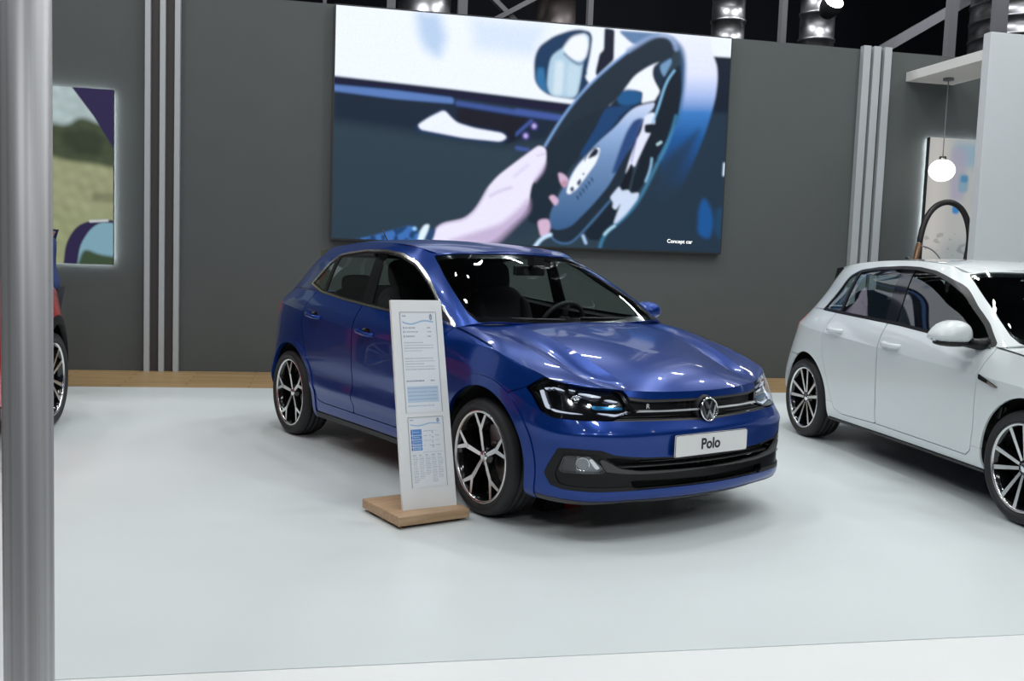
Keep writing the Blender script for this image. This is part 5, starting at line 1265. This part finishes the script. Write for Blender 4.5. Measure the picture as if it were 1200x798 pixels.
def build_stand():
    ang = math.radians(22.8); cx, cy = .545, 5.055
    o = empty('information_stand', (cx, cy, 0), ang); tag(o, 'white leaning information stand on an oak block beside the blue car', 'sign')
    b = MB(); b.box((0, 0, .040), (.41, .42, .048)); b.build('base_block', M['oak'], o, bevel=.003)
    b = MB(); b.box((0, 0, .008), (.34, .35, .016)); b.build('base_foot', M['plastic'], o)
    # leaning panel in the base's frame
    R = Matrix.Rotation(-ang, 4, 'Z'); p0 = R @ Vector((.469 - cx, 4.912 - cy, 0)); p1 = R @ Vector((.76 - cx, 5.014 - cy, 0))
    mid = (p0 + p1) / 2; ux = (p1 - p0).normalized(); t = math.radians(13); bk = Vector((-ux.y, ux.x, 0))
    up = Vector((0, 0, 1)) * math.cos(t) + bk * math.sin(t); nrm = ux.cross(up)     # nrm faces the viewer
    T = Matrix(((ux.x, up.x, nrm.x, mid.x), (ux.y, up.y, nrm.y, mid.y), (ux.z, up.z, nrm.z, .062), (0, 0, 0, 1)))
    Hh = 1.09; w0, w1 = .154, .146
    b = MB(); b.prism([(-w0, -.006), (w0, -.006), (w1, Hh), (-w1, Hh)], -.022, 0, T); b.build('display_panel', M['board_white'], o, bevel=.002)
    pm = picture_mat('printed_paper', 0, .35)
    def sheet(u0, v0, u1, v1, paint, nm):
        n = (int(250 * (u1 - u0) / .7), int(360 * (v1 - v0) / .45)); c = Canvas(n[0], n[1], None, (236, 240, 246)); paint(c)
        x0, x1 = -w1 + u0 * 2 * w1, -w1 + u1 * 2 * w1; ya, yb = Hh * (1 - v0), Hh * (1 - v1)
        so = c.mesh(nm, (0, 0, 0), (x1 - x0, 0, 0), (0, yb - ya, 0), pm, o); so.data.transform(T @ Matrix.Translation((x0, ya, .0012)))
        fb = MB()
        for (cx_, cy_, dx, dy) in (((x0 + x1) / 2, ya + .003, x1 - x0 + .008, .003), (x0 - .003, (ya + yb) / 2, .003, ya - yb), (x1 + .003, (ya + yb) / 2, .003, ya - yb)):
            fb.prism([(cx_ - dx / 2, cy_ - dy / 2), (cx_ + dx / 2, cy_ - dy / 2), (cx_ + dx / 2, cy_ + dy / 2), (cx_ - dx / 2, cy_ + dy / 2)], .0, .0022, T)
        fb.build('sheet_pocket', M['slat'], o)
    rng = random.Random(3)
    def words(c, x0, x1, y, h, col, al=.8):
        x = x0
        while x < x1:
            w = rng.uniform(.012, .05)
            if x + w > x1: break
            c.rect(x, y, x + w, y + h, col, al); x += w + .012
    def head(c):
        words(c, .05, .18, .030, .012, (120, 140, 175)); c.line([(.05, .095), (.3, .115), (.6, .085), (.92, .095)], .014, (150, 185, 225), .008)
        a = np.linspace(0, 2 * np.pi, 22); 
        c.poly([(.86 + .042 * math.cos(t), .045 + .032 * math.sin(t)) for t in a[:-1]], (120, 135, 170), .01, .9, False); c.line([(.84, .035), (.86, .055), (.88, .035)], .006, (225, 230, 240), .006)
    def p1(c):
        head(c)
        for k, y in enumerate((.15, .19, .235)):
            words(c, .12, .42 if k != 1 else .5, y, .010, (130, 140, 160)); words(c, .74, .86, y, .010, (140, 150, 170)); c.rect(.06, y - .006, .09, y + .016, (120, 160, 205), .9)
        for k in range(9): words(c, .06, .9 if k % 3 else .6, .30 + .027 * k + (.05 if k > 3 else 0), .008, (168, 174, 188), .75)
        words(c, .06, .6, .68, .013, (90, 105, 140)); words(c, .74, .9, .68, .013, (120, 130, 160))
        c.rect(.06, .74, .94, .90, (196, 216, 236))
        for k in range(4): words(c, .08, .92, .755 + .036 * k, .010, (150, 172, 205), .8)
        words(c, .06, .8, .93, .008, (150, 180, 215))
    def p2(c):
        head(c)
        for (y0, y1) in ((.17, .25), (.26, .31), (.32, .38), (.39, .42), (.43, .47)):
            c.rect(.10, y0, .36, y1, (96, 150, 215)); c.rect(.05, y0, .085, y1, (60, 100, 180))
            words(c, .12, .34, (y0 + y1) / 2 - .008, .012, (200, 220, 245), .9)
        for r in range(4):
            for x in (.42, .58, .76): words(c, x, x + rng.choice((.06, .1, .14)), .19 + .07 * r, .009, (160, 168, 195), .8)
            words(c, .66, .72, .21 + .07 * r, .016, (110, 120, 190), .7)
        c.line([(.36, .50), (.95, .50)], .004, (170, 175, 190), .004)
        for q in range(5):
            x = .07 + .18 * q; words(c, x, x + .12, .535, .010, (110, 118, 140), .8)
            for r in range(15 - (q % 3) * 2): words(c, x, x + .15, .565 + .025 * r, .008, (176, 182, 194), .8)
    sheet(.165, .062, .86, .545, p1, 'price_sheet'); sheet(.185, .570, .855, .905 - .005, p2, 'equipment_sheet')
    return o

def build_pole():
    o = empty('steel_pole', (-.535, 2.02, -.003)); tag(o, 'thick brushed steel pole standing in the left foreground', 'pole')
    b = MB(); b.lathe([(.0455, .02), (.0455, 3.6), (.0, 3.6)], 48); b.build('pole_tube', M['steel'], o)
    b = MB(); b.lathe([(.0, .0), (.13, .0), (.13, .012), (.06, .018), (.055, .05), (.0455, .05)], 40); b.build('base_flange', M['steel'], o)
    return o

def build_canopy():
    b = MB(); b.box((7.35, 10.335, 3.715), (.64, 1.43, .11)); o = b.build('canopy', M['canopy'], bevel=.003); structure(o); o.name = 'trim_9'
    def pendant(x, y, z, lab):
        p = empty('pendant_lamp', (x, y, z)); tag(p, lab, 'lamp', 'globe pendants under the canopy')
        b = MB(); b.ellipsoid((0, 0, 0), (.150, .150, .132), nu=32, nv=20); b.build('globe_shade', M['glow'], p)
        b = MB(); b.lathe([(.0, .165), (.04, .165), (.045, .13), (.05, .122)], 20); b.build('lamp_cap', M['satin_chrome'], p)
        b = MB(); b.tube([(0, 0, .16), (0, 0, 3.66 - z - .02)], .006, 8); b.build('cord', M['wire'], p)
        b = MB(); b.lathe([(.0, 3.66 - z), (.06, 3.66 - z), (.06, 3.66 - z - .03), (.0, 3.66 - z - .03)], 24, smooth=False); b.build('ceiling_rose', M['post'], p)
    pendant(7.345, 10.663, 2.575, 'lit white globe pendant lamp hanging in full view under the canopy')
    pendant(7.575, 10.02, 2.57, 'lit white globe pendant lamp mostly hidden behind the white panel edge')
    # looped hose
    h = empty('charging_hose', (7.2, 10.3, 0)); tag(h, 'black flexible hose looping up behind the white car roof', 'hose')
    pts = [(6.83, 10.3, .9), (6.84, 10.3, 1.4), (6.875, 10.3, 1.70), (6.93, 10.3, 1.95), (7.04, 10.3, 2.11), (7.22, 10.3, 2.175), (7.39, 10.3, 2.10), (7.485, 10.3, 1.94), (7.52, 10.3, 1.76), (7.50, 10.3, 1.53), (7.46, 10.3, 1.1), (7.44, 10.3, .02)]
    loc = lambda q: [(x - 7.2, y - 10.3, z) for x, y, z in q]
    b = MB(); b.tube(smooth_line(loc(pts[2:]), 6).tolist(), .034, 14); b.build('hose_tube', M['hose'], h)
    b = MB(); b.tube(loc([(6.825, 10.3, .0), (6.83, 10.3, 1.45), (6.872, 10.3, 1.69)]), [.03, .03, .032], 12); b.build('hose_fitting', M['brass'], h)
    b = MB(); b.tube(smooth_line(loc([(6.86, 10.28, 1.66), (7.0, 10.28, 1.63), (7.13, 10.28, 1.53), (7.22, 10.28, 1.35), (7.26, 10.28, .9), (7.26, 10.28, .01)]), 6).tolist(), .009, 8); b.build('thin_wire', M['wire'], h)

def build_hall():
    def duct(x, y, r, m, lab, z0=3.0, z1=9.1, seam=.62):
        o = empty('ventilation_duct', (x, y, z0)); tag(o, lab, 'duct', 'ducts above the back wall')
        b = MB(); prof = []; z = 0
        while z < z1 - z0: prof += [(r, z), (r, z + seam - .05), (r + .018, z + seam - .045), (r + .018, z + seam - .005)]; z += seam
        b.lathe(prof, 40); b.build('duct_pipe', m, o)
        b = MB(); b.box((0, r + .05, (z1 - z0) / 2), (.05, .06, z1 - z0)); b.build('duct_bracket', M['girder'], o)
    duct(1.585, 15.4, .40, M['duct'], 'wide silver duct above the left part of the video wall')
    duct(6.49, 15.3, .265, M['duct'], 'silver duct above the right corner of the video wall', seam=.38)
    duct(8.05, 15.3, .28, M['duct'], 'silver duct right behind the bright ceiling spot', seam=.42)
    duct(3.64, 15.4, .32, M['duct_dark'], 'dark brown duct above the middle of the video wall')
    duct(11.9, 15.4, .80, M['duct'], 'very wide silver duct above the white panel at far right', seam=.30)
    def post(x, y, w, lab):
        b = MB(); b.box((0, 0, 4.55), (w, .12, 9.1)); o = b.build('hall_post', M['post']); o.location = (x, y, 0); tag(o, lab, 'post', 'upright posts behind the back wall')
    post(.99, 14.2, .12, 'grey upright post left of the wide silver duct'); post(2.0, 14.2, .13, 'grey upright post right of the wide silver duct')
    post(3.87, 14.2, .075, 'thin grey post beside the dark duct'); post(6.9, 14.2, .085, 'thin grey post between the two narrow silver ducts'); post(9.75, 14.2, .14, 'dark grey post right of the slanting beam'); post(10.6, 14.2, .22, 'pale grey post left of the widest duct')
    post(.08, 14.2, .05, 'thin pale post at the left end of the open hall gap')
    def beam(p, q, w, lab, m='girder'):
        b = MB(); p = Vector(p); q = Vector(q); d = (q - p); L = d.length; u = d.normalized(); Mx = u.to_track_quat('X', 'Z').to_matrix().to_4x4()
        b.box((0, 0, 0), (L, .12, w), M=Mx); o = b.build('roof_beam', M[m]); o.location = (p + q) / 2; tag(o, lab, 'beam', 'beams of the hall roof')
    beam((2.1, 15.0, 4.6), (3.6, 15.0, 5.5), .07, 'crossed brace rising right behind the video wall', 'post'); beam((2.3, 15.12, 5.5), (3.4, 15.12, 4.55), .07, 'crossed brace falling right behind the video wall', 'post')
    beam((8.6, 15.9, 4.55), (11.3, 15.9, 6.2), .16, 'thick slanting beam at the right of the hall gap', 'post')
    for k, (z, w) in enumerate(((4.55, .10), (4.95, .14), (5.35, .10), (5.75, .16))):
        beam((-1, 17.5 + k * .9, z + .25), (16, 17.5 + k * .9, z + .35), w, ('lowest', 'second lowest', 'third', 'topmost')[k] + ' of the long horizontal beams deep in the hall', 'post')
    b = MB(); b.box((0, 0, 0), (1.1, .6, .32)); b.box((0, -.31, -.12), (1.0, .02, .05)); b.box((-.4, 0, -2.26), (.05, .05, 4.53)); b.box((.4, 0, -2.26), (.05, .05, 4.53)); o = b.build('hall_heater', M['duct_dark'], bevel=.01); o.location = (9.35, 14.9, 4.55); tag(o, 'dark boxy air unit behind the right end of the wall', 'air unit')
    s = empty('ceiling_spotlight', (7.02, 12.9, 5.06)); tag(s, 'bright round ceiling spotlight above the wall', 'spotlight')
    T = Matrix.Rotation(math.radians(58), 4, 'X') @ Matrix.Rotation(math.radians(0), 4, 'Z')
    b = MB(); b.lathe([(.0, 0), (.135, 0)], 32, T); b.build('spot_face', M['lamp_face'], s)
    b = MB(); b.lathe([(.14, .012), (.15, .0), (.15, -.12), (.10, -.25), (.0, -.25)], 32, T); b.build('spot_housing', M['girder'], s)
    b = MB(); b.tube([(0, .1, .1), (0, .1, 4.0)], .02, 8); b.build('spot_stem', M['girder'], s)

def build_lights():
    k = 0
    def area(loc, size, power, col=(1, .985, .96), shape='DISK', tgt=None, sy=None):
        nonlocal k
        d = bpy.data.lights.new('stage_and_fill_light', 'AREA'); d.shape = shape; d.size = size; d.energy = power; d.color = col
        if sy: d.size_y = sy
        o = bpy.data.objects.new('stage_and_fill_light', d); COL.objects.link(o); o.location = loc
        t = Vector(tgt) if tgt else Vector((loc[0], loc[1], 0)); o.rotation_euler = (t - Vector(loc)).to_track_quat('-Z', 'Y').to_euler()
        return o
    # two rows of small spotlights and a few long panels under the hall roof
    for i, x in enumerate((-4.6, -2.3, 0, 2.3, 4.6, 7.0, 9.2)):
        for j, (y, z) in enumerate(((.6, 6.2), (3.4, 6.7), (6.4, 6.6), (9.0, 6.4))):
            area((x + .45 * ((i + j) % 2), y + .3 * (i % 2), z), .16, (11, 25, 30, 28)[j], (1, .98, .95) if (i + j) % 3 else (.86, .95, 1))
    for x, y in ((-2.6, 4.6), (2.6, 2.4), (6.4, 4.9), (3.9, 7.6)):
        area((x, y, 6.8), .9, 48, (.93, .98, 1), 'RECTANGLE', sy=.3)
    # washes on the back wall, front of the house
    for x in (-3.2, .6, 4.4, 8.2): area((x, 7.4, 6.0), .4, 14, (1, .97, .94), tgt=(x, 11, 1.6))
    for x in (-1.5, 2.0, 5.5): area((x, -2.4, 5.6), .9, 60, (.95, .98, 1), tgt=(x, 6, .3))
    for x in (1, 4.5, 8, 11.5): area((x, 13.2, 8.6), .6, 150, (.95, .97, 1), tgt=(x, 15.5, 4.5))  # added unseen lamps, brightening the ducts and beams behind the wall
    w = bpy.data.worlds.new('hall'); bpy.context.scene.world = w; w.use_nodes = True
    w.node_tree.nodes['Background'].inputs[0].default_value = (.55, .62, .70, 1); w.node_tree.nodes['Background'].inputs[1].default_value = .05

def build_camera():
    cd = bpy.data.cameras.new('camera'); co = bpy.data.objects.new('camera', cd); COL.objects.link(co)
    yaw, pitch, roll = math.radians(78.48), math.radians(-4.973), math.radians(-2.103)
    f = Vector((math.cos(yaw) * math.cos(pitch), math.sin(yaw) * math.cos(pitch), math.sin(pitch)))
    r = Vector((math.sin(yaw), -math.cos(yaw), 0)); d = f.cross(r)
    r2 = math.cos(roll) * r + math.sin(roll) * d; d2 = -math.sin(roll) * r + math.cos(roll) * d
    co.matrix_world = Matrix(((r2.x, -d2.x, -f.x, 0), (r2.y, -d2.y, -f.y, 0), (r2.z, -d2.z, -f.z, 1.3805), (0, 0, 0, 1)))
    cd.sensor_width = 36; cd.lens = 1151.9 / 1200 * 36; cd.clip_end = 200; cd.clip_start = .05
    bpy.context.scene.camera = co
# ------------------------------------------------------------------ build everything
sc = bpy.context.scene
sc.view_settings.view_transform = 'Standard'; sc.view_settings.look = 'None'; sc.view_settings.exposure = 0.0; sc.view_settings.gamma = 1.0
build_camera(); build_room(); build_screen(); build_pictures(); build_stand(); build_pole(); build_canopy(); build_hall(); build_lights()
polo = build_polo((1.653, 5.389, 0), math.radians(-65.8))
tag(polo, 'metallic blue hatchback with a white number plate, in the middle of the stage', 'car')

golf = build_golf('hatchback_car', (4.69, 4.63, 0), math.radians(-91.75), 'white')
tag(golf, 'glossy white hatchback with black twin-spoke wheels, parked at the right', 'car')
suv = build_golf('crossover_car', (-2.895, 4.82, 0), math.radians(-92), 'red', 1.10, True)
tag(suv, 'red car with black wheel arches, mostly hidden behind the steel pole', 'car')
build_person((-2.30, 9.2, 0), math.radians(180))
blk = empty('red_black_block', (1.36, 5.19, 0), math.radians(20)); tag(blk, 'small dull red and black block lying under the front of the blue car', 'block')  # added block, fills a small red and dark patch under the bumper
b = MB(); b.prism([(-.06, 0), (.06, 0), (.06, .055), (.02, .075), (-.06, .075)], -.05, .05, Matrix.Translation((.06, 0, 0)) @ Matrix.Rotation(math.radians(90), 4, 'X')); b.build('block_end', M['red'], blk, bevel=.004)
b = MB(); b.prism([(-.09, 0), (.06, 0), (.06, .07), (-.05, .07)], -.055, .055, Matrix.Translation((-.061, 0, 0)) @ Matrix.Rotation(math.radians(90), 4, 'X')); b.build('block_body', M['rubber'], blk, bevel=.004)
